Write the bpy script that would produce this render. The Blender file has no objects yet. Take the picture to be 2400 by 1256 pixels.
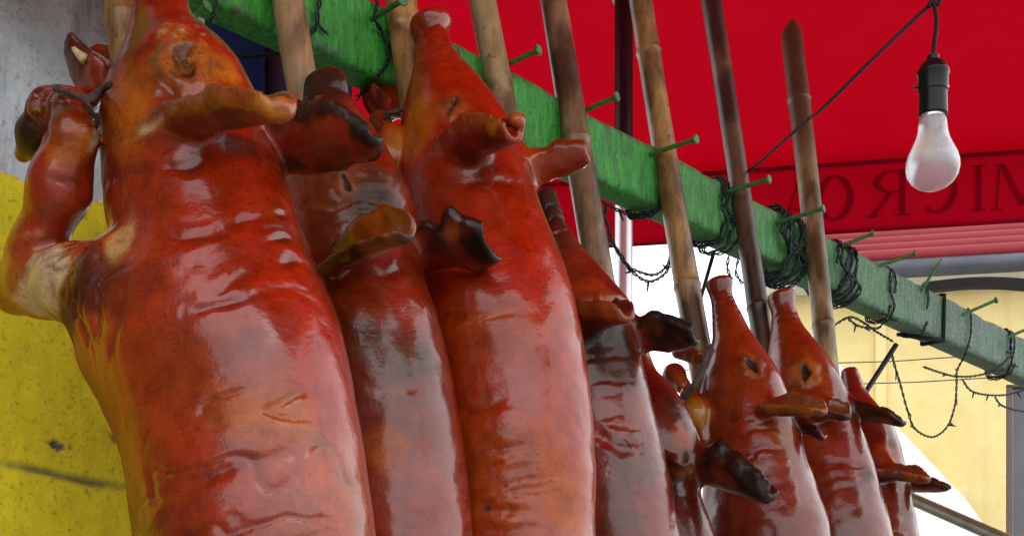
import bpy, bmesh, math, random
import numpy as np
from mathutils import Vector, Matrix

# ------------------------------------------------------------------ camera, sky, sun, exposure
F = 3000.0            # focal length in photo pixels (2400 px wide)
CX, HY = 1200.0, 1655.0   # centre column and horizon row of the photo
CAMZ = 1.5
scene = bpy.context.scene
cam_d = bpy.data.cameras.new('camera'); cam = bpy.data.objects.new('camera', cam_d)
scene.collection.objects.link(cam); scene.camera = cam
cam.location = (0, 0, CAMZ); cam.rotation_euler = (math.pi/2, 0, 0)
cam_d.sensor_width = 36; cam_d.lens = 36*F/2400; cam_d.shift_y = (HY-628)/2400
cam_d.clip_end = 2000; cam_d.clip_start = .05

world = bpy.data.worlds.new('World'); scene.world = world; world.use_nodes = True
wn = world.node_tree.nodes; wl = world.node_tree.links; wn.clear()
SUN_EL, SUN_AZ = math.radians(58), math.radians(200)     # high, behind and right of the viewer
sky = wn.new('ShaderNodeTexSky'); sky.sky_type = 'NISHITA'; sky.sun_disc = False
sky.sun_elevation = SUN_EL; sky.sun_rotation = SUN_AZ - math.pi/2
sky.air_density = 1.0; sky.dust_density = 6.0; sky.ozone_density = 1.0
mixw = wn.new('ShaderNodeMix'); mixw.data_type = 'RGBA'; mixw.inputs[0].default_value = .82
mixw.inputs[7].default_value = (17.5, 18.0, 18.6, 1)      # the cloud layer that hides most of the blue
bg = wn.new('ShaderNodeBackground'); bg.inputs[1].default_value = .135
wo = wn.new('ShaderNodeOutputWorld')
wl.new(sky.outputs[0], mixw.inputs[6]); wl.new(mixw.outputs[2], bg.inputs[0]); wl.new(bg.outputs[0], wo.inputs[0])

sd = bpy.data.lights.new('sun', 'SUN'); sun = bpy.data.objects.new('sun', sd); scene.collection.objects.link(sun)
sd.energy = .7; sd.angle = math.radians(40); sd.color = (1, .97, .92)
dirv = Vector((math.cos(SUN_EL)*.62, -math.cos(SUN_EL)*.78, math.sin(SUN_EL)))
sun.rotation_euler = dirv.to_track_quat('Z', 'Y').to_euler()
sky.sun_rotation = math.atan2(dirv.x, dirv.y)
vs = scene.view_settings; vs.view_transform = 'Standard'; vs.look = 'None'; vs.exposure = .12; vs.gamma = 1
try: vs.use_curve_mapping = False
except Exception: pass
scene.render.engine = 'CYCLES'
scene.cycles.use_denoising = True
scene.cycles.max_bounces = 6
random.seed(5)
rng = np.random.default_rng(7)

# ------------------------------------------------------------------ geometry of the place
def ray(px, py):
    return np.array([(px-CX)/F, 1.0, (HY-py)/F])
def at(px, py, Y):
    return ray(px, py)*Y + np.array([0, 0, CAMZ])
def at_plane(px, py, o, nrm):
    r = ray(px, py); c = np.array([0, 0, CAMZ])
    return c + r*(np.dot(np.array(o)-c, nrm)/np.dot(r, nrm))
_l = math.hypot(2860, F)
DV = np.array([2860/_l, F/_l, 0.0])       # along the beam, away to the right
NV = np.array([DV[1], -DV[0], 0.0])       # out of the beam's front face, towards the street
Y0 = .14*F/158
BZ0, BZ1 = CAMZ + (HY-328)/F*Y0, CAMZ + (HY-170)/F*Y0
BTH = .066
BO = np.array([0, Y0, 0.0])
def beamp(s, v, z):                        # s along the beam, v behind its front face
    p = BO + DV*s - NV*v; p[2] = z; return p
def beam_s(px, v=0.0):
    X = (px-CX)/F; o = BO - NV*v
    return (X*o[1]-o[0])/(DV[0]-DV[1]*X)
def on_front(px, py, v=0.0):               # pixel on the plane v behind the beam's front face
    return at_plane(px, py, BO-NV*v, NV)

# ------------------------------------------------------------------ helpers
COL = scene.collection
def mesh_obj(name, verts, faces, mat=None, parent=None, smooth=True):
    me = bpy.data.meshes.new(name)
    me.from_pydata([tuple(map(float, v)) for v in verts], [], faces)
    me.update()
    if smooth: me.polygons.foreach_set('use_smooth', [True]*len(me.polygons))
    if mat: me.materials.append(mat)
    o = bpy.data.objects.new(name, me); COL.objects.link(o)
    if parent: o.parent = parent
    return o
def tag(o, label=None, cat=None, group=None, kind=None):
    if label: o['label'] = label
    if cat: o['category'] = cat
    if group: o['group'] = group
    if kind: o['kind'] = kind
    return o
def empty(name, loc=(0, 0, 0)):
    o = bpy.data.objects.new(name, None); COL.objects.link(o); o.location = loc; o.empty_display_size = .05
    return o
def parent_keep(ch, pa):
    ch.parent = pa; ch.matrix_parent_inverse = Matrix.Translation(pa.location).inverted()
    return ch
class MB:
    def __init__(s): s.v = []; s.f = []
    def add(s, v, f):
        b = len(s.v); s.v += [tuple(map(float, x)) for x in v]; s.f += [tuple(i+b for i in q) for q in f]
    def box(s, o, ax, ay, az, r=None):     # corner o with three edge vectors
        o, ax, ay, az = map(np.array, (o, ax, ay, az))
        c = [o, o+ax, o+ax+ay, o+ay, o+az, o+ax+az, o+ax+ay+az, o+ay+az]
        f = [(0,3,2,1),(4,5,6,7),(0,1,5,4),(1,2,6,5),(2,3,7,6),(3,0,4,7)]
        if np.dot(np.cross(ax, ay), az) < 0: f = [q[::-1] for q in f]
        s.add(c, f)
    def tube(s, pts, rad, seg=8, cap=True, closed=False):
        pts = [np.array(p, float) for p in pts]; n = len(pts)
        rad = [rad]*n if np.isscalar(rad) else rad
        b = len(s.v); prev = None
        for i, p in enumerate(pts):
            t = (pts[(i+1) % n]-pts[i-1]) if closed else (pts[min(i+1, n-1)]-pts[max(i-1, 0)])
            t = t/(np.linalg.norm(t)+1e-12)
            if prev is None:
                u = np.cross(t, [0, 0, 1.0]) if abs(t[2]) < .9 else np.cross(t, [1.0, 0, 0])
            else: u = prev - t*np.dot(prev, t)
            u = u/(np.linalg.norm(u)+1e-12); w = np.cross(t, u); prev = u
            for k in range(seg):
                a = 2*math.pi*k/seg
                s.v.append(tuple(p+(u*math.cos(a)+w*math.sin(a))*rad[i]))
        m = n if closed else n-1
        for i in range(m):
            for k in range(seg):
                a0 = b+i*seg+k; a1 = b+i*seg+(k+1) % seg
                c0 = b+((i+1) % n)*seg+k; c1 = b+((i+1) % n)*seg+(k+1) % seg
                s.f.append((a0, a1, c1, c0))
        if cap and not closed:
            s.f.append(tuple(b+k for k in range(seg))[::-1]); s.f.append(tuple(b+(n-1)*seg+k for k in range(seg)))
    def lathe(s, o, ax, prof, seg=20):
        ax = np.array(ax, float); ax /= np.linalg.norm(ax)
        u = np.cross(ax, [0, 0, 1.0]) if abs(ax[2]) < .9 else np.cross(ax, [1.0, 0, 0]); u /= np.linalg.norm(u); w = np.cross(ax, u)
        b = len(s.v); n = len(prof)
        for h, r in prof:
            for k in range(seg):
                a = 2*math.pi*k/seg
                s.v.append(tuple(np.array(o)+ax*h+(u*math.cos(a)+w*math.sin(a))*max(r, 1e-5)))
        for i in range(n-1):
            for k in range(seg):
                s.f.append((b+i*seg+k, b+i*seg+(k+1) % seg, b+(i+1)*seg+(k+1) % seg, b+(i+1)*seg+k))
        s.f.append(tuple(b+k for k in range(seg))[::-1]); s.f.append(tuple(b+(n-1)*seg+k for k in range(seg)))
    def build(s, name, mat=None, parent=None, smooth=True):
        return mesh_obj(name, s.v, s.f, mat, parent, smooth)
def spline(pts, n=8, closed=False):
    P = [np.array(p, float) for p in pts]; out = []; m = len(P)
    for i in range(m if closed else m-1):
        g = (lambda j: P[j % m]) if closed else (lambda j: P[min(max(j, 0), m-1)])
        a, b, c, d = g(i-1), g(i), g(i+1), g(i+2)
        for k in range(n):
            t = k/n
            out.append(.5*((2*b)+(-a+c)*t+(2*a-5*b+4*c-d)*t*t+(-a+3*b-3*c+d)*t**3))
    if not closed: out.append(P[-1])
    return out
def autosharp(o, ang=35):
    me = o.data
    bm = bmesh.new(); bm.from_mesh(me)
    for e in bm.edges:
        if len(e.link_faces) == 2 and e.calc_face_angle(0) > math.radians(ang): e.smooth = False
    bm.to_mesh(me); bm.free()
def bevel(o, w, seg=2):
    b = o.modifiers.new('bevel', 'BEVEL'); b.width = w; b.segments = seg; b.limit_method = 'ANGLE'; b.angle_limit = math.radians(40)

# numpy noise
def _hash(i, j, k, seed):
    h = (i.astype(np.int64)*374761393 + j.astype(np.int64)*668265263 + k.astype(np.int64)*2147483647 + seed*1274126177) & 0xffffffff
    h = ((h ^ (h >> 13))*1274126177) & 0xffffffff
    return ((h ^ (h >> 16)) & 0xffff)/65535.0
def noise3(P, scale, seed=0):
    Q = P*scale; I = np.floor(Q); f = Q-I; f = f*f*(3-2*f)
    i, j, k = I[:, 0], I[:, 1], I[:, 2]
    r = 0
    for a in (0, 1):
        for b in (0, 1):
            for c in (0, 1):
                r = r + _hash(i+a, j+b, k+c, seed)*(f[:, 0] if a else 1-f[:, 0])*(f[:, 1] if b else 1-f[:, 1])*(f[:, 2] if c else 1-f[:, 2])
    return r*2-1
def fbm(P, scale, seed=0, o=3):
    r = 0; a = 1; t = 0
    for n in range(o):
        r = r+a*noise3(P, scale*2**n, seed+n*17); t += a; a *= .5
    return r/t
def sstep(a, b, x):
    t = np.clip((x-a)/(b-a), 0, 1); return t*t*(3-2*t)

# ------------------------------------------------------------------ node materials
class NT:
    def __init__(s, name):
        s.m = bpy.data.materials.new(name); s.m.use_nodes = True
        s.n = s.m.node_tree.nodes; s.l = s.m.node_tree.links
        s.b = s.n['Principled BSDF']; s.out = s.n['Material Output']
    def node(s, t, **kw):
        x = s.n.new(t)
        for k, v in kw.items(): setattr(x, k, v)
        return x
    def inp(s, n, i, v):
        if hasattr(v, 'is_output') or isinstance(v, bpy.types.NodeSocket): s.l.new(v, n.inputs[i])
        else: n.inputs[i].default_value = v
    def coord(s, kind='Object', scale=(1, 1, 1)):
        c = s.node('ShaderNodeTexCoord'); m = s.node('ShaderNodeMapping'); m.inputs[3].default_value = scale
        s.l.new(c.outputs[kind], m.inputs[0]); return m.outputs[0]
    def noise(s, vec, scale, detail=5, rough=.55, dist=0):
        n = s.node('ShaderNodeTexNoise'); s.inp(n, 'Vector', vec); s.inp(n, 'Scale', scale); s.inp(n, 'Detail', detail)
        s.inp(n, 'Roughness', rough); s.inp(n, 'Distortion', dist); return n.outputs[0]
    def ramp(s, fac, *stops):
        r = s.node('ShaderNodeValToRGB'); s.inp(r, 0, fac); e = r.color_ramp.elements
        while len(e) < len(stops): e.new(.5)
        for x, (p, c) in zip(e, stops):
            x.position = p; x.color = (c, c, c, 1) if np.isscalar(c) else (*c, 1)
        return r.outputs[0]
    def mix(s, fac, a, b, mode='MIX'):
        m = s.node('ShaderNodeMix', data_type='RGBA', blend_type=mode)
        s.inp(m, 0, fac)
        for i, c in ((6, a), (7, b)): s.inp(m, i, c if isinstance(c, bpy.types.NodeSocket) else (*c, 1))
        return m.outputs[2]
    def math(s, op, a, b=0.0):
        m = s.node('ShaderNodeMath', operation=op); s.inp(m, 0, a); s.inp(m, 1, b); return m.outputs[0]
    def attr(s, name, out='Color'):
        a = s.node('ShaderNodeAttribute'); a.attribute_name = name; return a.outputs[out]
    def bump(s, h, strength, dist=.002, prev=None):
        b = s.node('ShaderNodeBump'); s.inp(b, 'Height', h); s.inp(b, 'Strength', strength); s.inp(b, 'Distance', dist)
        if prev is not None: s.l.new(prev, b.inputs['Normal'])
        return b.outputs[0]
    def set(s, **kw):
        for k, v in kw.items():
            k = k.replace('_', ' ')
            if isinstance(v, tuple) and len(v) == 3: v = (*v, 1)
            s.inp(s.b, k, v)
        return s
def simple(name, col, rough=.6, metal=0.0, var=.15, scale=20, bump=.2):
    t = NT(name); v = t.coord()
    n = t.noise(v, scale)
    c = t.mix(t.ramp(n, (.3, 0), (.7, 1)), tuple(x*(1-var) for x in col), tuple(min(1, x*(1+var)) for x in col))
    t.set(Base_Color=c, Roughness=rough, Metallic=metal, Normal=t.bump(n, bump, .003))
    if max(col) < .03: t.set(Specular_IOR_Level=.22)
    return t.m

# roast skin: colour comes from the painted attribute, fine speckle and pores from noise
t = NT('roast_skin'); v = t.coord()
colr = t.attr('skin'); wear = t.attr('rough', 'Fac'); gloss = t.attr('gloss', 'Fac')
n1 = t.noise(v, 28, 6, .6); n2 = t.noise(v, 150, 5, .65); n3 = t.noise(v, 520, 3, .65)
vst = t.coord('Object', (.22, .22, 1)); st = t.noise(vst, 190, 4, .6, .6)
c = t.mix(t.ramp(n1, (.30, 1.0), (.62, 0.0)), colr, t.mix(1.0, colr, (.64, .52, .50), 'MULTIPLY'))
c = t.mix(t.ramp(st, (.52, 0.0), (.74, .45)), c, t.mix(1.0, colr, (.45, .35, .35), 'MULTIPLY'))
c = t.mix(t.ramp(n2, (.54, 0.0), (.70, .60)), c, t.mix(1.0, colr, (.28, .22, .25), 'MULTIPLY'))
c = t.mix(t.ramp(t.noise(v, 75, 5, .7, .4), (.60, 0.0), (.76, .30)), c, (.42, .12, .02))
c = t.mix(t.math('MULTIPLY', t.ramp(t.noise(v, 240, 2, .5), (.63, 0.0), (.69, .75)), t.ramp(t.noise(v, 13, 4, .6), (.46, 0.1), (.62, 1.0))), c, (.016, .006, .004))
vo = t.node('ShaderNodeTexVoronoi', feature='DISTANCE_TO_EDGE'); t.inp(vo, 'Scale', 46.0)
wp = t.node('ShaderNodeVectorMath', operation='ADD'); nw = t.node('ShaderNodeTexNoise'); t.inp(nw, 'Vector', v); t.inp(nw, 'Scale', 60.0); t.inp(nw, 'Detail', 4.0)
sc_ = t.node('ShaderNodeVectorMath', operation='SCALE'); t.l.new(nw.outputs[1], sc_.inputs[0]); sc_.inputs['Scale'].default_value = .03
t.l.new(v, wp.inputs[0]); t.l.new(sc_.outputs[0], wp.inputs[1]); t.l.new(wp.outputs[0], vo.inputs['Vector'])
crk = t.math('MULTIPLY', t.ramp(vo.outputs[0], (.0, 1.0), (.035, 0.0)), t.ramp(t.noise(v, 9, 4), (.55, 0.0), (.68, .75)))
c = t.mix(crk, c, (.020, .007, .005))
hgt = t.math('ADD', t.math('ADD', t.math('MULTIPLY', n2, .50), t.math('MULTIPLY', st, .32)), t.math('ADD', t.math('MULTIPLY', n3, .22), t.math('MULTIPLY', n1, 1.2)))
nb = t.bump(hgt, .40, .0035)
rgh = t.math('ADD', t.math('MULTIPLY', t.ramp(n1, (.3, .0), (.75, 1.0)), .08), t.math('ADD', wear, t.math('MULTIPLY', n2, .08)))
t.set(Base_Color=c, Roughness=rgh, Normal=nb, Specular_IOR_Level=.20, Coat_Weight=gloss, Coat_Roughness=t.ramp(n1, (.3, .03), (.75, .08)), Coat_IOR=1.5, Coat_Tint=(1, .95, .92))
hc = t.math('ADD', t.math('SUBTRACT', t.math('MULTIPLY', n1, 1.1), t.math('MULTIPLY', crk, .35)), t.math('ADD', t.math('MULTIPLY', n2, .22), t.math('MULTIPLY', st, .12)))
t.l.new(t.bump(hc, .24, .0035), t.b.inputs['Coat Normal'])
SKIN = t.m

def bamboo(name, base, alt, dark, seed):
    base, alt, dark = (tuple(x*k*q for x, q in zip(c, (1.0, .88, .66))) for c, k in ((base, .74), (alt, .88), (dark, .30)))
    t = NT(name)
    def sv(v):
        m = t.node('ShaderNodeMapping'); m.inputs[1].default_value = (seed*3.7, seed*1.3, seed*.9); t.l.new(v, m.inputs[0]); return m.outputs[0]
    v = sv(t.coord('Object', (1, 1, .07))); v2 = sv(t.coord('Object', (1, 1, .45))); v3 = sv(t.coord())
    n = t.noise(v, 75, 5, .65); n2 = t.noise(v2, 6.5, 4, .55, .8); n3 = t.noise(v3, 50, 5, .7); rg = t.noise(sv(t.coord('Object', (.15, .15, 1))), 160, 3, .6)
    c = t.mix(t.ramp(n2, (.38, 0), (.58, 1)), base, alt)
    c = t.mix(t.ramp(t.noise(v2, 9, 4, .6, .4), (.44, 0), (.58, .9)), c, dark)
    if seed == 7:       # weathered dark end
        sp = t.node('ShaderNodeSeparateXYZ'); t.l.new(t.coord(), sp.inputs[0])
        c = t.mix(t.ramp(t.math('ADD', t.math('MULTIPLY', t.math('SUBTRACT', sp.outputs[2], 2.95), 2.2), t.math('MULTIPLY', n2, .5)), (.15, 0), (.55, .9)), c, (.055, .028, .014))
    c = t.mix(t.ramp(n, (.48, 0), (.72, .6)), c, dark)
    c = t.mix(t.ramp(rg, (.56, 0), (.75, .35)), c, dark)
    c = t.mix(t.ramp(n3, (.62, 0), (.70, .85)), c, tuple(x*.30 for x in dark))
    t.set(Base_Color=c, Roughness=t.ramp(n, (.3, .24), (.8, .55)), Normal=t.bump(t.math('ADD', n, n3), .30, .002))
    return t.m

# green painted timber
t = NT('green_paint'); v = t.coord('Object', (1, 1, 1)); vz = t.coord('Object', (6, 6, .7))
g = t.noise(vz, 16, 6, .65); w = t.noise(v, 90, 5, .7); big = t.noise(v, 5, 3)
along = t.attr('along', 'Fac')
c = t.mix(t.ramp(g, (.35, 0), (.68, 1)), (.008, .12, .008), (.028, .38, .020))
aged = t.mix(t.ramp(g, (.35, 0), (.7, 1)), (.018, .075, .035), (.11, .17, .125))
c = t.mix(along, c, aged)
c = t.mix(t.ramp(w, (.57, 0), (.66, .85)), c, (.010, .030, .012))
c = t.mix(t.ramp(t.noise(t.coord('Object', (1, 1, .22)), 55, 5, .7), (.55, 0), (.68, .7)), c, (.012, .06, .016))
c = t.mix(t.math('MULTIPLY', t.ramp(t.noise(v, 160, 4, .7), (.58, 0), (.66, 1)), t.math('ADD', .15, t.math('MULTIPLY', along, .7))), c, (.34, .40, .33))
edge = t.attr('edge', 'Fac')
c = t.mix(t.math('MULTIPLY', edge, t.ramp(t.noise(v, 45, 4), (.45, 0), (.60, .8))), c, (.055, .062, .04))
t.set(Base_Color=c, Roughness=.62, Normal=t.bump(t.math('ADD', g, w), .55, .003)); GREEN = t.m
NAILG = simple('green_nail_paint', (.035, .15, .03), .5, 0, .5, 120, .5)
WIRE = simple('dark_green_wire', (.008, .022, .018), .42, 0, .3, 60)
BLACKW = simple('black_cable', (.004, .004, .005), .7, 0, .3, 60)
TWINE = simple('burnt_twine', (.055, .038, .026), .9, 0, .6, 90, .8)

# wall, yellow below and bare cement above
t = NT('painted_wall'); v = t.coord('Object')
sx = t.node('ShaderNodeSeparateXYZ'); t.l.new(v, sx.inputs[0])
n1 = t.noise(v, 6, 6, .65); n2 = t.noise(v, 26, 6, .7); n3 = t.noise(v, 80, 5, .7)
vz = t.coord('Object', (1, 1, .25)); stn = t.noise(vz, 11, 5, .65, .4)
cem = t.mix(t.ramp(n1, (.33, 0), (.66, 1)), (.28, .32, .33), (.62, .67, .69))
cem = t.mix(t.ramp(stn, (.53, 0), (.70, .8)), cem, (.085, .095, .10))
cem = t.mix(t.ramp(n2, (.60, 0), (.67, .8)), cem, (.46, .50, .51))
yel = t.mix(t.ramp(n1, (.35, 0), (.68, 1)), (.66, .54, .003), (.80, .67, .008))
yel = t.mix(t.ramp(stn, (.52, 0), (.74, .75)), yel, (.34, .34, .012))
yel = t.mix(t.ramp(n2, (.66, 0), (.72, .85)), yel, (.11, .10, .03))
zz = t.math('ADD', sx.outputs[2], t.math('MULTIPLY', t.math('SUBTRACT', n2, .5), .035))
c = t.mix(t.math('GREATER_THAN', zz, float(on_front(100, 432, .24)[2])-.002), yel, cem)
c = t.mix(t.attr('bare', 'Fac'), c, (.10, .10, .075))
c = t.mix(t.ramp(n3, (.56, 0), (.68, .5)), c, (.10, .10, .06))
c = t.mix(t.ramp(t.noise(v, 130, 4, .7), (.60, 0), (.68, .6)), c, (.07, .07, .04))
t.set(Base_Color=c, Roughness=.78, Normal=t.bump(t.math('ADD', n3, t.math('MULTIPLY', n2, 1.5)), .6, .004)); WALL = t.m

# red canopy cloth: lets daylight through
def cloth(name, col, tr, w=.45):
    t = NT(name); v = t.coord(); n = t.noise(v, 3, 4); wv = t.noise(v, 350, 2)
    c = t.mix(t.ramp(n, (.3, 0), (.7, 1)), tuple(x*.80 for x in col), col)
    t.set(Base_Color=c, Roughness=.85, Specular_IOR_Level=.15, Normal=t.bump(wv, .15, .001))
    tl = t.node('ShaderNodeBsdfTranslucent'); tl.inputs[0].default_value = (*tr, 1)
    ms = t.node('ShaderNodeMixShader'); ms.inputs[0].default_value = w
    t.l.new(t.b.outputs[0], ms.inputs[1]); t.l.new(tl.outputs[0], ms.inputs[2]); t.l.new(ms.outputs[0], t.out.inputs[0])
    return t.m
REDC = cloth('red_canopy_cloth', (.47, .001, .042), (.68, .001, .060), .55)
REDL = cloth('dark_red_print', (.30, .001, .022), (.42, .001, .030), .5)
NAVY = cloth('navy_tarpaulin', (.010, .016, .055), (.010, .02, .07), .25)
WHT = cloth('white_tarpaulin', (.82, .83, .84), (.8, .8, .8), .3)

# ------------------------------------------------------------------ ground, wall and beam
def grid_patch(o, ax, ay, nx, ny, amp=0):
    v = []; f = []
    for j in range(ny+1):
        for i in range(nx+1):
            v.append(np.array(o)+np.array(ax)*i/nx+np.array(ay)*j/ny)
    for j in range(ny):
        for i in range(nx):
            a = j*(nx+1)+i; f.append((a, a+1, a+nx+2, a+nx+1))
    return v, f
t = NT('street_concrete'); v = t.coord(); n = t.noise(v, 3, 6, .6); n2 = t.noise(v, 60, 5, .7)
t.set(Base_Color=t.mix(t.ramp(n, (.3, 0), (.7, 1)), (.16, .155, .15), (.26, .25, .24)), Roughness=.85, Normal=t.bump(n2, .4, .004))
tag(mesh_obj('ground', *grid_patch((-300, -300, 0), (600, 0, 0), (0, 600, 0), 8, 8), t.m), kind='structure')

# unseen wall added left of the viewer: blocks sky so the pigs mirror it darker
mb = MB(); mb.box((-2.4, -.35, 0), (.45, 0, 0), (0, 3.6, 0), (0, 0, 4.2))
tag(mb.build('unseen_blocker_wall', simple('brown_blocker_plaster', (.16, .115, .075), .8, 0, .3, 4), None, False), kind='structure')

# cement pillar behind the first pig: slab with real plaster relief, lip and cracks
WV = .24
sl, sr = beam_s(-700, WV), beam_s(480, WV)
wz0, wz1 = 0.0, 3.4
zr = np.concatenate([np.linspace(0, 1.5, 8)[:-1], np.linspace(1.5, 2.7, 261), np.linspace(2.7, 3.4, 6)[1:]])
nx, nz = 240, len(zr)-1
V = []; Fc = []
for j in range(nz+1):
    for i in range(nx+1):
        V.append(beamp(sl+(sr-sl)*i/nx, WV, zr[j]))
for j in range(nz):
    for i in range(nx):
        a = j*(nx+1)+i; Fc.append((a, a+1, a+nx+2, a+nx+1))
V = np.array(V)
d = .004*fbm(V, 9, 3, 3)+.002*noise3(V, 40, 5)
crack = [on_front(-150, 1050, WV), on_front(0, 1084, WV), on_front(140, 1112, WV), on_front(282, 1141, WV), on_front(420, 1175, WV)]
def polydist(P, pts):
    pts = [np.array(p, float) for p in pts]; best = np.full(len(P), 9.0)
    for a, b in zip(pts[:-1], pts[1:]):
        ab = b-a; tt = np.clip(((P-a)@ab)/(ab@ab), 0, 1)
        best = np.minimum(best, np.linalg.norm(P-(a+tt[:, None]*ab), axis=1))
    return best
ck = np.exp(-(polydist(V+np.array([0, 0, 1])*(.012*fbm(V, 14, 9))[:, None], crack)/.0065)**2)*(.4+.6*sstep(-.3, .3, fbm(V, 20, 19)))
d -= .012*ck
chip = on_front(145, 1047, WV)
cd = np.linalg.norm((V-chip)*np.array([1, 1, 2.2]), axis=1)+.012*noise3(V, 60, 8)
chp = sstep(.020, .015, cd); d -= .007*chp
spots = sstep(.52, .60, fbm(V*np.array([1, 1, .8]), 22, 29, 4)); d -= .003*spots
V = V+NV*d[:, None]
mb = MB(); mb.add(V, Fc)
# returns at the sides and a back so that it is solid
mb.box(beamp(sl, WV+.02, wz0), DV*(sr-sl), -NV*.3, (0, 0, wz1-wz0))
mb.box(beamp(sr-.03, WV+.004, wz0), DV*.03, -NV*.02, (0, 0, wz1-wz0))
wall = mb.build('pillar_wall', WALL)
at_ = wall.data.attributes.new('bare', 'FLOAT', 'POINT'); arr = np.zeros(len(wall.data.vertices), np.float32); arr[:len(V)] = np.clip(ck*.9+chp+spots*.7, 0, 1); at_.data.foreach_set('value', arr)
tag(wall, 'cement pillar wall with flaking yellow paint below, behind the first roast pig', 'wall')

# beam
NS = 420
s0, s1 = -1.55, 3.6
V = []; Fc = []; al = []; ed = []
ring = []
hb = BZ1-BZ0
def ringpts():
    r = .006; out = []
    for (v, z, n) in ((0, 0, 8), (0, 1, 6), (1, 1, 8), (1, 0, 6)):
        pass
    fr = [(0, r+(hb-2*r)*k/8) for k in range(9)]
    tp = [(r+(BTH-2*r)*k/4, hb) for k in range(5)]
    bk = [(BTH, hb-r-(hb-2*r)*k/4) for k in range(5)]
    bt = [(BTH-r-(BTH-2*r)*k/4, 0) for k in range(5)]
    return fr+tp+bk+bt
rp = ringpts(); nr = len(rp)
for i in range(NS+1):
    s = s0+(s1-s0)*i/NS
    for (v, z) in rp:
        V.append(beamp(s, v, BZ0+z)); al.append(min(1, max(0, (s-.3)/1.7)))
        ed.append(1.0 if (z > hb-.012 or (v < .01 and z < .008)) else 0.0)
for i in range(NS):
    for k in range(nr):
        a = i*nr+k; b = i*nr+(k+1) % nr
        Fc.append((a, a+nr, b+nr, b))
Fc.append(tuple(range(nr))); Fc.append(tuple(NS*nr+k for k in range(nr))[::-1])
V = np.array(V)
Vs = V.copy(); Vs[:, 2] *= .5
wob = .0035*fbm(V, 5, 21)+.0022*fbm(V, 26, 22)
V[:, 2] += np.where(np.array(ed) > .5, .005*fbm(V, 17, 25)+.004*fbm(V, 6, 27), 0)
V += NV*wob[:, None]
beam = mesh_obj('wooden_beam', V, Fc, GREEN)
for nm, arr in (('along', al), ('edge', ed)):
    a = beam.data.attributes.new(nm, 'FLOAT', 'POINT'); a.data.foreach_set('value', arr)
autosharp(beam, 50)
tag(beam, 'long green painted timber beam that the bamboo poles lean on', 'beam')

nails = [((872, 45), (945, 0), 1), ((1183, 155), (1263, 117), 1), ((1366, 262), (1447, 226), 1), ((1524, 362), (1632, 326), 1), ((1693, 453), (1803, 420), 1),
         ((1820, 522), (1930, 489), 1), ((1970, 577), (2048, 547), 1), ((2063, 622), (2145, 595), 1), ((2160, 680), (2207, 606), 0), ((2255, 738), (2335, 703), 1),
         ((2362, 790), (2440, 757), 1), ((452, 40), (487, 14), 1), ((1040, 135), (1080, 124), 1)]
for (b, h, head) in nails:
    L = .13 if b[0] in (872, 1524, 1693, 1820) else .085 if b[0] > 1100 else .075
    if b[0] in (452, 1040): L = .03
    p0 = on_front(*b); p1 = on_front(h[0], h[1], -L*(.75 if not head else 1))
    a = p1-p0; a /= np.linalg.norm(a)
    r = .0052 if head else .0045
    mb = MB(); ln = np.linalg.norm(p1-p0)
    prof = [(-.012, r), (ln-.006, r), (ln-.004, r*1.9), (ln, r*2.15), (ln+.002, r*1.7)] if head else [(-.012, r*1.2), (ln*.8, r*.9), (ln, r*.4)]
    mb.lathe(p0, a, prof, 10)
    o = mb.build('nail', NAILG, beam); autosharp(o, 40)

# ------------------------------------------------------------------ bamboo poles
poles = [  # upper pixel, lower pixel, width px, colours, nodes at rows
    ((275, 0), (470, 1256), 86, ((.26, .13, .045), (.42, .25, .09), (.07, .028, .012)), (38, 330, 700), 'scorched golden bamboo pole in the mouth of the largest pig'),
    ((672, 0), (885, 1256), 79, ((.33, .30, .20), (.40, .27, .16), (.20, .15, .10)), (-90, 420, 900), 'pale grey bamboo pole of the pig with the torn black ear'),
    ((938, 0), (1105, 1256), 74, ((.42, .24, .08), (.50, .36, .17), (.12, .05, .02)), (70, 460, 900), 'yellow stained bamboo pole tied beside the upturned snout of the third pig'),
    ((1127, 0), (1310, 1000), 64, ((.36, .33, .20), (.42, .36, .22), (.23, .20, .12)), (-60, 500, 900), 'straw coloured bamboo pole behind the third pig head'),
    ((1304, 0), (1402, 640), 65, ((.17, .105, .06), (.30, .23, .15), (.10, .055, .03)), (-120, 330, 800), 'glossy brown bamboo pole passing behind a pink ear tip'),
    ((1503, 0), (1640, 790), 58, ((.34, .22, .09), (.40, .28, .13), (.13, .06, .025)), (120, 668, 1000), 'golden brown bamboo pole with a ring joint against the white sky'),
    ((1660, 0), (1797, 830), 50, ((.10, .06, .042), (.17, .11, .08), (.05, .025, .02)), (-70, 715, 1000), 'darkest purplish brown bamboo pole'),
    ((1855, 100), (1937, 850), 52, ((.33, .28, .17), (.38, .31, .17), (.17, .11, .05)), (240, 762, 1100), 'short bamboo pole with a slanted cut tip against the red canopy'),
]
PIGF = []
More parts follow.
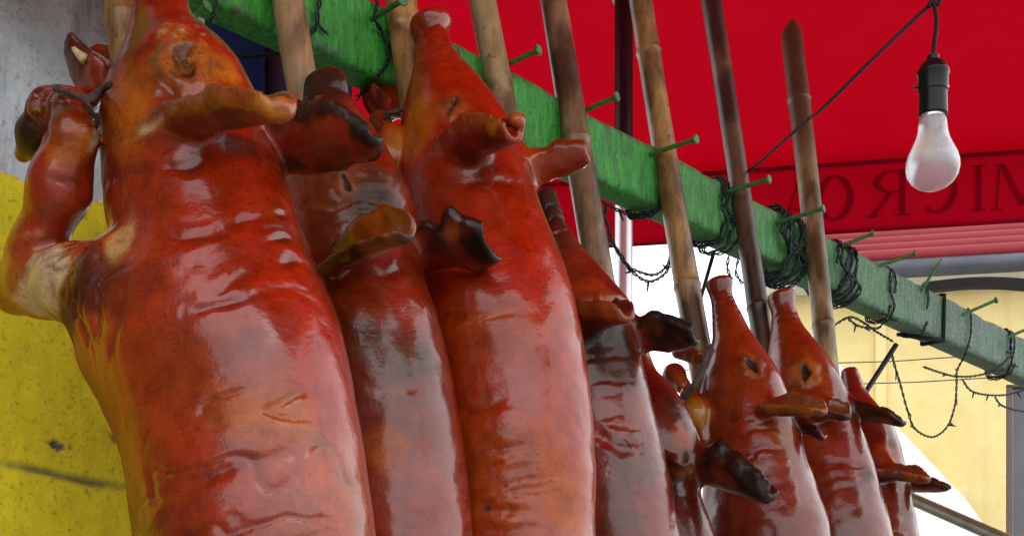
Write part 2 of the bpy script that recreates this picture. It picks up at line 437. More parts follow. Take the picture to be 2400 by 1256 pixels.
for i, (u, lo, wpx, cols, nodes, lab) in enumerate(poles):
    sl_ = (lo[0]-u[0])/(lo[1]-u[1]); rows = np.arange(-600, 1000, 2.0)
    zz_ = [on_front(u[0]+sl_*(r-u[1]), r, -.034)[2] for r in rows]
    r0 = rows[np.argmin(np.abs(np.array(zz_)-(BZ0+.03)))]
    P0 = on_front(u[0]+sl_*(r0-u[1]), r0, -.034)        # where the pole touches the beam
    T = .2
    X, Z = (lo[0]-CX)/F, (HY-lo[1])/F
    c0 = P0-np.array([0, 0, CAMZ])
    A = np.array([[T*NV[0]-X*T*NV[1], -(DV[0]-X*DV[1])], [-1-Z*T*NV[1], Z*DV[1]]])
    B = np.array([X*c0[1]-c0[0], Z*c0[1]-c0[2]])
    lam, mu = np.linalg.solve(A, B)
    down = lam*T*NV-mu*DV-lam*np.array([0, 0, 1.0]); down /= np.linalg.norm(down)
    up = -down
    rad = wpx/2*P0[1]/F
    # frame of the pig on this pole: up, dorsal (nn), near side (qq)
    nn = NV-up*np.dot(NV, up); nn /= np.linalg.norm(nn)
    qq = np.cross(up, nn); qq = qq if np.dot(qq, -DV) > 0 else -qq
    PIGF.append((P0, up, nn, qq))
    def zpt(z): return P0+up*((z-P0[2])/up[2])
    _z = np.arange(-1, 4.2, .004); _r = [HY-F*(zpt(q)[2]-CAMZ)/zpt(q)[1] for q in _z]
    def row_z(r): return float(_z[np.argmin(np.abs(np.array(_r)-r))])
    # rows of the joints -> heights
    joints = [row_z(r) for r in nodes]
    gap = abs(joints[0]-joints[1])
    joints += [min(joints)-.38*k for k in range(1, 6)]+[max(joints)+.38*k for k in range(1, 4)]
    top = 3.45+.12*math.sin(i*2.1); tip = False
    if i == 7: top = row_z(58); tip = True
    zs = np.arange(.0, top, .02)
    zs = np.unique(np.round(np.concatenate([zs, [top]]+[[j+e for e in (-.009, -.004, -.001, .002, .006, .012)] for j in joints if .05 < j < top-.03]), 4))
    seg = 20; Vp = []; Fp = []
    bend = .006
    for z in zs:
        c = zpt(z)+nn*bend*math.sin(z*2.3+i)+qq*bend*math.sin(z*1.7+i*2)
        r = rad*(1+.03*math.sin(z*4+i))*(1-.02*(z-2))
        for j in joints:
            dd = z-j
            if abs(dd) < .05: r *= 1+.085*math.exp(-(dd/.006)**2)-.07*math.exp(-((dd-.004)/.0022)**2)+.03*math.exp(-(dd/.03)**2)
        for k in range(seg):
            a = 2*math.pi*k/seg
            p = c+(nn*math.cos(a)+qq*math.sin(a))*r*(1+.018*math.sin(3*a+i))
            if tip and z > top-.075:      # rounded, slanted end
                f = min(1, (z-(top-.075))/.075); k1 = max(.42, (1-f**3)**.5)
                p = c+(p-c)*k1+np.array([.85, -.5, 0])*r*.45*(1-k1)
            Vp.append(p)
    n = len(zs)
    for a in range(n-1):
        for k in range(seg):
            Fp.append((a*seg+k, a*seg+(k+1) % seg, (a+1)*seg+(k+1) % seg, (a+1)*seg+k))
    Fp.append(tuple(range(seg))[::-1]); Fp.append(tuple((n-1)*seg+k for k in range(seg)))
    if tip:
        k = sorted(range(n-9, n))
    o = mesh_obj('bamboo_pole', Vp, Fp, bamboo('bamboo_%d' % i, *cols, i)); autosharp(o, 60)
    tag(o, lab, 'pole', 'bamboo poles leaning on the green beam')

# ------------------------------------------------------------------ roast pigs (one implicit surface each)
def surface_nets(D, org, h):
    ins = D < 0
    nx, ny, nz = D.shape
    cnt = np.zeros((nx-1, ny-1, nz-1), np.int8)
    for a in (0, 1):
        for b in (0, 1):
            for c in (0, 1): cnt += ins[a:nx-1+a, b:ny-1+b, c:nz-1+c]
    act = (cnt > 0) & (cnt < 8)
    idx = np.argwhere(act)
    cid = np.full(act.shape, -1, np.int32); cid[act] = np.arange(len(idx))
    corners = np.array([(a, b, c) for a in (0, 1) for b in (0, 1) for c in (0, 1)])
    cv = np.stack([D[idx[:, 0]+a, idx[:, 1]+b, idx[:, 2]+c] for a, b, c in corners], 1)
    acc = np.zeros((len(idx), 3)); num = np.zeros(len(idx))
    for i in range(8):
        for j in range(i+1, 8):
            if np.abs(corners[i]-corners[j]).sum() != 1: continue
            a, b = cv[:, i], cv[:, j]; m = (a < 0) != (b < 0)
            tt = np.where(m, a/np.where(m, a-b, 1), 0)
            acc += np.where(m[:, None], corners[i]+tt[:, None]*(corners[j]-corners[i]), 0); num += m
    V = (idx+acc/num[:, None])*h+org
    quads = []
    for ax in range(3):
        sl0 = [slice(None)]*3; sl1 = [slice(None)]*3
        sl0[ax] = slice(0, -1); sl1[ax] = slice(1, None)
        o1, o2 = (ax+1) % 3, (ax+2) % 3
        for s in (sl0, sl1):
            s[o1] = slice(1, -1); s[o2] = slice(1, -1)
        A = ins[tuple(sl0)]; Bm = ins[tuple(sl1)]
        e = np.argwhere(A != Bm); flip = A[A != Bm]
        off = np.zeros(3, int); off[o1] = 1; off[o2] = 1
        e = e+off
        def cell(d1, d2):
            q = e.copy(); q[:, o1] += d1; q[:, o2] += d2
            return cid[q[:, 0], q[:, 1], q[:, 2]]
        q = np.stack([cell(-1, -1), cell(0, -1), cell(0, 0), cell(-1, 0)], 1)
        q[~flip] = q[~flip][:, ::-1]
        quads.append(q)
    return V, np.concatenate(quads)
def smin(a, b, k):
    h = np.clip(.5+.5*(b-a)/k, 0, 1)
    return b*(1-h)+a*h-k*h*(1-h)

def vnormals(V, Q):
    n = np.cross(V[Q[:, 2]]-V[Q[:, 0]], V[Q[:, 3]]-V[Q[:, 1]])
    N = np.zeros_like(V)
    for k in range(4):
        for c in range(3): N[:, c] += np.bincount(Q[:, k], n[:, c], len(V))
    return N/(np.linalg.norm(N, axis=1)[:, None]+1e-12)

class Pig:
    def __init__(s, idx, h, stations, rho=(.95, .86, .80), seed=0, q0=0.0):
        s.P0, s.up, s.nn, s.qq = PIGF[idx]; s.h = h; s.seed = seed; s.idx = idx
        s.P0 = s.P0+s.qq*q0
        s.prims = []; s.pts = []
        st = []
        for (py, xl, xr) in stations:
            p = s.pix((xl+xr)/2-(xr-xl)*.008, py); l = s.loc(p)
            hw = (xr-xl)/2*p[1]/F*(.925 if idx == 0 else .955)
            st.append((l[0], l[1], hw))
        s.st = np.array(st)
        v = s.pix((stations[3][1]+stations[3][2])/2, stations[3][0]); vd = np.array([v[0], v[1], 0]); vd /= np.linalg.norm(vd)
        perp = np.array([vd[1], -vd[0], 0]); s.A = abs(np.dot(s.nn, perp)); s.B = abs(np.dot(s.qq, perp))
        L = s.st[-1, 0]-s.st[0, 0]
        ss = s.st[:, 0]-s.st[0, 0]
        s.rho = np.interp(ss, [0, .12, .35, .6], [rho[0], rho[1], rho[2], rho[2]])
        s.tail = s.st[-1, 0]
    def pix(s, px, py, off=0.0):            # pixel -> point on the plane parallel to the sagittal plane, off towards the near side
        return at_plane(px, py, s.P0+s.qq*off, s.qq)
    def loc(s, p):
        d = p-s.P0; return np.array([-np.dot(d, s.up), np.dot(d, s.nn), np.dot(d, s.qq)])
    def L(s, px, py, off=0.0): return s.loc(s.pix(px, py, off))
    def ear(s, base, tip, w, open_=(0, 0, 0), th=.0045, cup=.55, curl=.0, k=.014, shape=None, wav=.08, base_w=None):
        b, t_ = s.L(*base), s.L(*tip); a = t_-b; Ln = np.linalg.norm(a); a /= Ln
        o = np.array(open_, float); o -= a*np.dot(o, a); o /= np.linalg.norm(o)
        s.prims.append(('ear', b, a, o, np.cross(a, o), Ln, w, th, cup, curl, k, shape or ((-.2, .72), (0, .84), (.3, 1), (.6, .88), (.85, .56), (1, .2)), wav))
    def chain(s, pts, k=.018, ks=.02):
        s.prims.append(('chain', [(s.L(x, y, o), r) for x, y, o, r in pts], k, ks))
    def lchain(s, pts, k=.018, ks=.02):
        s.prims.append(('chain', [(np.array(p, float), r) for p, r in pts], k, ks))
    def build(s):
        h = s.h
        sg = np.arange(s.st[0, 0]-.03, s.tail+.12, .004)
        def smooth(y, w=5):
            kk = np.exp(-(np.arange(-w*2, w*2+1)/w)**2); kk /= kk.sum()
            return np.convolve(np.pad(y, w*2, mode='edge'), kk, 'valid')
        hw = smooth(np.interp(sg, s.st[:, 0], s.st[:, 2]), 3); rho = smooth(np.interp(sg, s.st[:, 0], s.rho), 8)
        cn = smooth(np.interp(sg, s.st[:, 0], s.st[:, 1]), 5)
        rn = hw/np.sqrt(s.A**2+(rho*s.B)**2); rq = rn*rho
        # bounds
        lo = np.array([s.st[0, 0]-.03, (cn-rn).min()-.03, -rq.max()-.03]); hi = np.array([s.tail+.30, (cn+rn).max()+.03, rq.max()+.03])
        for p in s.prims:
            pl = [p[1], p[1]+p[2]*p[5]] if p[0] == 'ear' else [q for q, r in p[1]]
            m = (p[6]*1.3+.02) if p[0] == 'ear' else max(r for q, r in p[1])+.02
            for q in pl: lo = np.minimum(lo, q-m); hi = np.maximum(hi, q+m)
        dims = np.ceil((hi-lo)/h).astype(int)+1
        gs = [(lo[i]+np.arange(dims[i])*h).astype(np.float32) for i in range(3)]
        CN = np.interp(gs[0], sg, cn)[:, None, None].astype(np.float32); RN = np.interp(gs[0], sg, rn)[:, None, None].astype(np.float32); RQ = np.interp(gs[0], sg, rq)[:, None, None].astype(np.float32)
        # slightly egg-shaped section: fuller back
        X = (gs[1][None, :, None]-CN)/RN
        Zq = gs[2][None, None, :]/RQ
        D = (np.sqrt(X*X+Zq*Zq)-1)*np.minimum(RN, RQ)
        S = gs[0][:, None, None]
        top = s.st[0, 0]-S
        D = -smin(-D, -(top+0*D), .012)
        D = -smin(-D, -((S-s.tail)*.8+0*D), .10)
        for p in s.prims:
            pl = [p[1], p[1]+p[2]*p[5]] if p[0] == 'ear' else [q for q, r in p[1]]
            m = (p[6]*1.35+.03) if p[0] == 'ear' else max(r for q, r in p[1])+.035
            l2 = np.min(pl, 0)-m; h2 = np.max(pl, 0)+m
            sl = tuple(slice(max(0, int((l2[i]-lo[i])/h)), min(dims[i], int((h2[i]-lo[i])/h)+2)) for i in range(3))
            gx, gy, gz = gs[0][sl[0]][:, None, None], gs[1][sl[1]][None, :, None], gs[2][sl[2]][None, None, :]
            if p[0] == 'ear':
                _, b, a, o, c, Ln, w, th, cup, curl, k, shape, wav = p
                dx, dy, dz = gx-b[0], gy-b[1], gz-b[2]
                tt = (dx*a[0]+dy*a[1]+dz*a[2])/Ln; oo = dx*o[0]+dy*o[1]+dz*o[2]; cc = dx*c[0]+dy*c[1]+dz*c[2]
                sx = [q[0] for q in shape]; sy = [q[1] for q in shape]
                W = np.interp(tt, sx, sy).astype(np.float32)*w
                W = W*(1+wav*np.sin(tt*9+s.seed)+wav*.6*np.sin(tt*17+s.seed*2))
                u = np.clip(cc/np.maximum(W, .006), -1.25, 1.25)
                os_ = cup*u*u*W+curl*Ln*np.clip(tt, 0, 1.2)**2+wav*.09*np.sin(u*4+tt*7+s.seed)*w
                thh = th*(1+.55*np.abs(u)**4)
                d1 = np.abs(oo-os_)/np.sqrt(1+(2*cup*u)**2)-thh
                d2 = np.abs(cc)-W; d3 = np.maximum((tt-1)*Ln, (-.2-tt)*Ln)
                e2 = np.maximum(np.maximum(d2, d3)+thh, 0)
                d = np.sqrt(np.maximum(d1+thh, 0)**2+e2**2)-thh
                D[sl] = smin(D[sl], d, k)
            else:
                _, pts, k, ks = p
                d = None
                for (p0, r0), (p1, r1) in zip(pts[:-1], pts[1:]):
                    ab = p1-p0; q = ((gx-p0[0])*ab[0]+(gy-p0[1])*ab[1]+(gz-p0[2])*ab[2])/(ab@ab); q = np.clip(q, 0, 1)
                    dd = np.sqrt((gx-p0[0]-q*ab[0])**2+(gy-p0[1]-q*ab[1])**2+(gz-p0[2]-q*ab[2])**2)-(r0+q*(r1-r0))
                    d = dd if d is None else smin(d, dd, ks)
                D[sl] = smin(D[sl], d, k)
        Vl, Q = surface_nets(D, lo, h)
        del D
        s.Vl = Vl; s.Q = Q
        s.V = s.P0-Vl[:, :1]*s.up+Vl[:, 1:2]*s.nn+Vl[:, 2:]*s.qq
        N = vnormals(s.V, Q)
        # orientation check
        cen = s.V.mean(0)
        if ((s.V-cen)*N).sum() < 0: s.Q = Q = Q[:, ::-1].copy(); N = -N
        s.N = N
        s.disp = np.zeros(len(s.V)); s.Vn = s.V+np.array([s.seed*3.1, s.seed*1.7, 0])
        c = s.V-np.array([0, 0, CAMZ]); s.px = CX+F*c[:, 0]/c[:, 1]; s.py = HY-F*c[:, 2]/c[:, 1]
        s.rough = np.full(len(s.V), .16); s.gloss = np.clip(.88+.5*fbm(s.Vn*np.array([1, 1, .7]), 7, 81, 3)+.25*fbm(s.Vn, 30, 83, 2), .12, 1)
    def dry_belly(s):
        m = sstep(-.05, -.55, s.N@s.nn+.15*fbm(s.Vn, 18, 89, 2)); s.gloss *= 1-.85*m; s.rough += .32*m
    def anchor(s, px, py):
        d2 = (s.px-px)**2+(s.py-py)**2
        r = 14.0
        m = d2 < r*r
        if not m.any(): return s.V[np.argmin(d2)], s.N[np.argmin(d2)]
        i = np.where(m)[0]; i = i[np.argmin(s.V[i, 1]+np.sqrt(d2[i])*.0006)]
        return s.V[i], s.N[i]
    def line(s, pix): return [s.anchor(*p)[0] for p in pix]
    def groove(s, pix, w, depth, dark=.5, col=(.09, .012, .008), wob=.009, lip=.28, shift=.9):
        depth *= .55; w *= .85
        P = s.V+np.stack([fbm(s.Vn, 25, 31)*wob, fbm(s.Vn, 25, 33)*wob, fbm(s.Vn, 25, 35)*wob], 1)
        pts = spline(s.line(pix), 4) if len(pix) > 2 else s.line(pix)
        dd = polydist(P, pts)
        ends = np.minimum(1, (np.minimum(np.linalg.norm(P-pts[0], axis=1), np.linalg.norm(P-pts[-1], axis=1))+.004)/.03)
        brk = .25+.75*sstep(-.35, .35, fbm(s.Vn, 18, 37, 2)); ends = ends*brk
        g = np.exp(-(dd/w)**2)*ends
        s.disp -= depth*g
        s.disp += lip*depth*np.exp(-((dd-w*1.9)/(w*1.1))**2)*ends
        s.paint(g*dark, col)
    def paint(s, f, col):
        f = np.clip(f, 0, 1)[:, None]; s.col = s.col*(1-f)+np.array(col)*f
    def patch(s, px, py, r, col, a=.8, soft=.6, nz=.5, fr=22, sc=(1, 1, 1), rough=None):
        p, n = s.anchor(px, py)
        d = np.linalg.norm((s.V-p)*np.array(sc), axis=1)/r+nz*fbm(s.Vn, fr, 41, 4)
        f = sstep(1, 1-soft, d)*a
        s.paint(f, col)
        dim = .55 if sum(col) > .25 else .28 if sum(col) < .12 else .7
        if rough is None and sum(col) < .09: rough = .42
        s.gloss = s.gloss*(1-f*(1-dim))
        if rough is not None: s.rough = s.rough*(1-f)+rough*f
        return f
    def wrinkles(s, px, py, r, amp, fu=70, fv=11, tilt=0.0, dark=.35, sc=(1, 1, 1)):
        p, n = s.anchor(px, py)
        d = np.linalg.norm((s.V-p)*np.array(sc), axis=1)/r+.35*fbm(s.Vn, 14, 91, 2)
        m = sstep(1.1, .35, d)
        side = s.Vl[:, 1]*.7+s.Vl[:, 2]*.7
        u = (s.Vl[:, 0]+tilt*side)*fu; w = side*fv
        W = np.stack([u+1.3*fbm(s.Vn, 16, 93, 2), w+.6*fbm(s.Vn, 10, 95, 2), np.full(len(u), s.seed*7.3)], 1)
        rd = 1-np.abs(noise3(W, 1, 97))*2; rd = np.clip(rd, -.6, 1)
        g = sstep(.62, 1, rd)*m
        s.disp -= .5*amp*(rd*.35+g*.9)*m
        s.paint(g*dark, (.10, .014, .008))
    def dent(s, px, py, r, depth, sc=(1, 1, 1)):
        p, n = s.anchor(px, py)
        d = np.linalg.norm((s.V-p)*np.array(sc), axis=1)/r
        s.disp += depth*np.exp(-d*d)
    def eye(s, px, py, sz, ang=0.3, col=(.035, .022, .016), lid=(.42, .16, .045)):
        p, n = s.anchor(px, py)
        w = s.V-p; r2 = np.linalg.norm(w, axis=1)
        tu = s.up-n*np.dot(s.up, n); tu /= np.linalg.norm(tu); tv = np.cross(n, tu)
        a1 = tu*math.cos(ang)+tv*math.sin(ang); a2 = -tu*math.sin(ang)+tv*math.cos(ang)
        x = w@a1/sz; y = w@a2/sz
        m = (r2 < sz*3) & (s.N@n > .1)
        x = x+.45*fbm(s.Vn, 45, 51); y = y+.45*fbm(s.Vn, 45, 53)
        rr = np.sqrt(x*x*.8+y*y)
        slit = np.exp(-(y/.22)**2-(x/.85)**4)
        s.disp += m*sz*(.10*np.exp(-((rr-.75)/.38)**2)*(1+1.2*fbm(s.Vn, 45, 55))-.42*slit-.05*np.exp(-((rr-1.45)/.3)**2))
        dr = m*np.exp(-(rr/1.3)**2); s.gloss *= 1-.8*dr; s.rough += .25*dr
        s.paint(m*.5*np.exp(-((rr-.8)/.5)**2), lid); s.paint(m*np.clip(slit*2.6, 0, 1), col)
        s.paint(m*.55*sstep(-.2, .4, fbm(s.Vn, 40, 57))*np.exp(-((rr-1.0)/.5)**2), (.06, .022, .014))
    def base_colour(s, red, orange, dark, amt_o=.5, amt_d=.5):
        a = fbm(s.Vn, 3.4, 61, 3); b = fbm(s.Vn*np.array([1, 1, .6]), 5, 63, 3); c = fbm(s.Vn, 30, 65, 3)
        s.col = np.tile(np.array(red, float), (len(s.V), 1))
        s.paint(sstep(.0, .45, a+.15*c)*amt_o, orange); s.paint(sstep(-.05, .45, b+.25*c)*min(1, amt_d*1.5), dark); s.paint(sstep(.25, .6, fbm(s.Vn*np.array([1, 1, 1.4]), 13, 67, 4))*.4, (dark[0]*.45, dark[1]*.6, dark[2]*.7))
    def rims(s, i, a=.8, col=(.010, .007, .006), tipc=.7, inner=None, lo=.62):
        pr = [q for q in s.prims if q[0] == 'ear'][i]
        _, b, ax, o, c, Ln, w, th, cup, curl, k, shape, wav = pr
        d = s.Vl-b; tt = d@ax/Ln; oo = d@o; cc = d@c
        W = np.interp(tt, [q[0] for q in shape], [q[1] for q in shape])*w*(1+wav*np.sin(tt*9+s.seed)+wav*.6*np.sin(tt*17+s.seed*2))
        u = np.clip(cc/np.maximum(W, .006), -1.25, 1.25)
        hs = oo-(cup*u*u*W+curl*Ln*np.clip(tt, 0, 1.2)**2)
        near = (np.abs(hs) < th*4) & (tt > -.1) & (tt < 1.15) & (np.abs(cc) < W*1.3+.004)
        nz = .28*fbm(s.Vn, 40, 85, 3)
        rim = sstep(lo, min(lo+.33, 1.12), np.abs(u)+nz*(1 if lo < .8 else .3))*sstep(.0, .2, tt); tp = sstep(.72, 1.0, tt+nz)*tipc
        if inner is not None: s.paint(near*(hs > th*.2)*sstep(.05, .2, tt)*(.75+nz), inner)
        f = near*np.maximum(rim, tp)*a
        s.paint(f, col); s.gloss = s.gloss*(1-.6*f); s.rough = s.rough+.22*f
        # ragged, blistered edge
        s.disp += near*np.maximum(rim, tp)*.0022*fbm(s.Vn, 70, 87, 2)
    def char_ear(s, px, py, r, a=.95, col=(.006, .005, .005), rough=.33):
        s.patch(px, py, r, col, a, .7, .45, 30, rough=rough)
    def finish(s, name, label, lumps=1.0):
        along = s.Vl[:, 0]
        s.disp += lumps*(.0036*fbm(s.Vn, 7, 71, 2)+.0015*fbm(s.Vn, 28, 73, 2))
        q = s.Vl*np.array([1.0, .28, .28])
        # stretched skin: fine transverse folds in loose places
        loose = sstep(.05, .45, fbm(s.Vn, 6, 75, 2))
        s.disp += lumps*.0009*loose*(1-np.abs(noise3(q+s.seed, 75, 77)))
        V = s.V+s.N*s.disp[:, None]
        me = bpy.data.meshes.new(name)
        Q = s.Q.astype(np.int32); n = len(Q)
        me.vertices.add(len(V)); me.vertices.foreach_set('co', V.astype(np.float32).ravel())
        me.loops.add(n*4); me.loops.foreach_set('vertex_index', Q.ravel())
        me.polygons.add(n); me.polygons.foreach_set('loop_start', np.arange(0, n*4, 4, dtype=np.int32))
        me.polygons.foreach_set('use_smooth', np.ones(n, bool))
        me.update(calc_edges=True); me.validate()
        s.dry_belly()
        fat = (s.col[:, 1] > .5*s.col[:, 0]) & (s.col[:, 0] > .3)
        s.col = np.where(fat[:, None], s.col, s.col*np.array([.90, .76, .30]))
        a = me.attributes.new('skin', 'FLOAT_COLOR', 'POINT'); a.data.foreach_set('color', np.concatenate([np.clip(s.col, 0, 1), np.ones((len(V), 1))], 1).astype(np.float32).ravel())
        a = me.attributes.new('rough', 'FLOAT', 'POINT'); a.data.foreach_set('value', s.rough.astype(np.float32))
        a = me.attributes.new('gloss', 'FLOAT', 'POINT'); a.data.foreach_set('value', s.gloss.astype(np.float32))
        me.materials.append(SKIN)
        o = bpy.data.objects.new(name, me); COL.objects.link(o)
        tag(o, label, 'roast pig', 'roast pigs on bamboo poles')
        return o

RED, ORG, DRK = (.34, .032, .008), (.46, .115, .014), (.13, .018, .010)
MAR, MAR2, MDK = (.185, .022, .013), (.30, .050, .012), (.065, .012, .012)
BLK = (.007, .006, .006); FAT = (.55, .42, .24)
def hind(p):       # hindquarters and legs that reach down the pole, below the frame
    e = p.tail; c = p.st[-1, 1]; w = p.st[-1, 2]
    for sgn in (-1, 1):
        p.lchain([((e-.10, c-.02, sgn*w*.45), w*.5), ((e+.08, c-.05, sgn*w*.5), w*.30), ((e+.24, c-.02, sgn*w*.4), w*.2)], .04)

def extend(st, n=2, dy=230, shrink=(1.0, .72)):
    (y, a, b) = st[-1]; (y0, a0, b0) = st[-3]
    k = ((a+b)-(a0+b0))/2/(y-y0); out = list(st)
    for i in range(n):
        yy = y+dy*(i+1); c = (a+b)/2+k*dy*(i+1)*.8; w = (b-a)/2*shrink[i]
        out.append((yy, c-w, c+w))
    return out

U, N_, Q_ = (-1, 0, 0), (0, 1, 0), (0, 0, 1)   # local: up the pole, dorsal, near side
# --- pig 1
p = Pig(0, .0036, extend([(-45, 318, 436), (0, 313, 444), (50, 306, 454), (85, 296, 482), (120, 282, 520), (160, 258, 556), (200, 240, 582), (250, 230, 606), (320, 230, 640), (390, 234, 660), (450, 240, 678),
    (520, 252, 698), (590, 262, 722), (660, 222, 748), (740, 160, 782), (800, 172, 806), (870, 212, 826), (950, 252, 842), (1050, 280, 856), (1150, 292, 872), (1256, 306, 888)]), seed=1)
p.ear((455, 312, .075), (660, 268, .125), .034, (-1, -.12, .05), .0058, .72, .0, k=.020, shape=((-.2, .95), (0, 1.1), (.3, 1.2), (.6, 1.15), (.85, 1.0), (.95, .8), (1, .55)), wav=.05)
p.chain([(640, 256, .12, .008), (660, 252, .125, .012)], .012)
p.ear((668, 372, -.075), (872, 322, -.06), .056, (-1, -.2, -.45), .0055, .55, .0, k=.02, shape=((-.2, .8), (0, .95), (.3, 1.1), (.6, .98), (.85, .6), (1, .25)), wav=.10)
p.ear((255, 190, .0), (180, 118, .02), .040, (-.45, .9, -.1), .0085, .55, -.04, k=.02, shape=((-.2, .9), (0, 1), (.4, 1.05), (.75, 1), (.92, .85), (1, .6)), wav=.05)
p.chain([(258, 205, .0, .034), (212, 172, .015, .028), (185, 145, .02, .020)], .016)
p.chain([(285, 690, .10, .085), (190, 668, .125, .052), (95, 665, .14, .041), (35, 672, .14, .040)], .03, .03)
p.chain([(40, 676, .14, .036), (88, 585, .145, .034), (140, 440, .145, .037), (172, 318, .145, .034)], .012, .03)
p.chain([(172, 312, .145, .029), (165, 255, .13, .026), (118, 258, .12, .027), (82, 315, .12, .023), (54, 362, .12, .012)], .010, .016)
p.chain([(110, 300, .11, .020), (92, 370, .105, .010)], .008)
p.chain([(150, 240, .11, .022), (200, 232, .07, .012), (240, 225, .03, .010)], .008)
hind(p); p.build()
p.base_colour(RED, ORG, DRK, .55, .45)
p.patch(280, 260, .09, (.50, .15, .012), .8, .8); p.patch(480, 150, .05, (.42, .13, .05), .6); p.patch(530, 160, .035, (.55, .20, .03), .7)
p.patch(170, 330, .05, (.52, .17, .03), .7); p.patch(390, 620, .2, (.42, .035, .012), .4); p.patch(330, 950, .16, (.36, .055, .008), .7); p.patch(640, 960, .07, (.42, .12, .012), .7); p.patch(510, 930, .05, (.40, .10, .012), .7)
p.patch(430, 850, .10, (.20, .03, .006), .6); p.patch(560, 430, .12, (.42, .03, .006), .5); p.patch(690, 650, .10, (.45, .022, .004), .6); p.patch(800, 850, .12, (.48, .025, .005), .6)
p.patch(70, 660, .075, FAT, .92, .5, .8, 30, rough=.35); p.patch(130, 640, .03, FAT, .8, .6, .7); p.patch(15, 640, .03, (.30, .06, .02), .8, .6, .8, 30); p.patch(55, 640, .02, (.25, .05, .02), .6, .6, .7)
p.patch(120, 260, .05, (.22, .05, .03), .8); p.wrinkles(100, 280, .09, .020, 60, 60, .6, .7); p.wrinkles(140, 610, .07, .010, 70, 50, .6, .5); p.patch(75, 325, .05, BLK, .9); p.patch(120, 240, .04, (.13, .04, .03), .7, .6, .8, 40); p.patch(60, 370, .02, (.08, .035, .018), .8); p.patch(170, 660, .05, (.12, .022, .02), .85, rough=.2)
p.patch(145, 770, .035, (.05, .012, .010), .9, rough=.2); p.patch(215, 645, .06, (.07, .014, .016), .8, .6, .8, 26); p.patch(150, 720, .05, (.06, .012, .012), .8, .6, .8, 26); p.patch(290, 690, .06, (.14, .022, .02), .5, .7, .8); p.wrinkles(190, 690, .07, .010, 60, 60, 1.0, .5)
p.patch(285, 560, .03, (.60, .40, .14), .75, sc=(1, 1, .5)); p.patch(235, 330, .018, FAT, .7, sc=(1, 1, .3))
p.patch(640, 225, .03, (.66, .28, .06), .8); p.patch(560, 310, .06, (.12, .02, .01), .8); p.patch(450, 300, .03, (.10, .02, .01), .6); p.patch(850, 290, .030, BLK, .95); p.patch(760, 370, .05, (.20, .045, .012), .7); p.patch(740, 270, .04, (.48, .10, .03), .5)
p.patch(165, 120, .03, (.12, .02, .02), .7); p.patch(200, 180, .035, (.30, .03, .025), .7); p.patch(440, 250, .06, (.30, .055, .02), .5)
p.eye(425, 142, .036, .12, (.012, .008, .007), (.50, .20, .05)); p.groove([(362, 165), (395, 205), (440, 215), (480, 200)], .007, .010, .6, (.08, .025, .012)); p.groove([(375, 130), (405, 115), (450, 105)], .005, .006, .6, (.06, .02, .012)); p.groove([(470, 120), (500, 150), (500, 190)], .006, .007, .5, (.08, .02, .01)); p.patch(420, 135, .035, (.48, .17, .04), .45); p.patch(405, 60, .03, (.50, .20, .10), .5)
p.groove([(300, 330), (340, 300), (372, 272)], .010, .010, 1.0, FAT, .003, .5); p.groove([(245, 345), (300, 320), (400, 285), (470, 250)], .004, .004, .7, (.10, .03, .01))
p.groove([(235, 415), (330, 405), (450, 385), (540, 355), (600, 355), (655, 375)], .012, .009, .6); p.groove([(560, 350), (610, 372), (660, 372)], .006, .006, .8, (.04, .01, .01))
p.groove([(380, 560), (480, 545), (560, 520), (640, 500), (700, 505)], .008, .007, .5); p.groove([(430, 575), (520, 550), (600, 530)], .006, .004, .4)
p.groove([(630, 570), (680, 555), (720, 575)], .007, .007, .4, wob=.003); p.groove([(560, 665), (640, 640), (700, 610), (735, 620)], .008, .007, .4)
p.groove([(440, 735), (520, 715), (600, 690), (680, 680), (750, 700)], .008, .008, .5); p.groove([(500, 700), (560, 650), (620, 625)], .01, .006, .3)
p.wrinkles(230, 720, .10, .005, 40, 30, 1.4, .4)
p.groove([(110, 560), (60, 585), (35, 600)], .006, .006, .6, (.07, .02, .015)); p.groove([(110, 420), (150, 425), (205, 440)], .006, .004, .3); p.groove([(130, 345), (170, 335), (215, 350)], .005, .004, .4)
p.wrinkles(500, 1160, .20, .0065, 34, 7, -.35, .3); p.wrinkles(620, 620, .10, .0028, 40, 8, -.3, .25)
p.groove([(350, 1160), (460, 1130), (560, 1090), (660, 1060), (720, 1030)], .012, .009, .35)
p.wrinkles(640, 960, .06, .006, 45, 30, .5, .3); p.wrinkles(510, 940, .05, .006, 45, 30, -.4, .3); p.wrinkles(370, 1050, .05, .006, 40, 28, .8, .3)
for x, y, r, dd in ((420, 880, .06, -.008), (480, 215, .02, .008), (400, 215, .016, -.005), (540, 130, .03, .006)): p.dent(x, y, r, dd)
rc = random.Random(4)
for k in range(16):
    x, y = rc.uniform(365, 495), rc.uniform(38, 108); sz = rc.uniform(.0025, .006)
    p.dent(x, y, sz, sz*.6); p.patch(x, y, sz*1.2, (.55, .33, .12), rc.uniform(.3, .8), .6, .6, 60)
p.rims(0, .8, (.42, .16, .03), .6, (.16, .03, .012), .86); p.rims(1, .95, (.012, .007, .006), 1); p.patch(790, 410, .05, (.05, .012, .008), .8); p.patch(690, 400, .03, (.03, .010, .008), .7); p.patch(560, 335, .045, (.05, .010, .007), .8, sc=(1, 1, 1.8)); p.rims(2, .6, (.05, .012, .012), .3)
p.finish('roast_pig', 'largest and nearest roast pig with a folded foreleg, in front of the yellow wall')

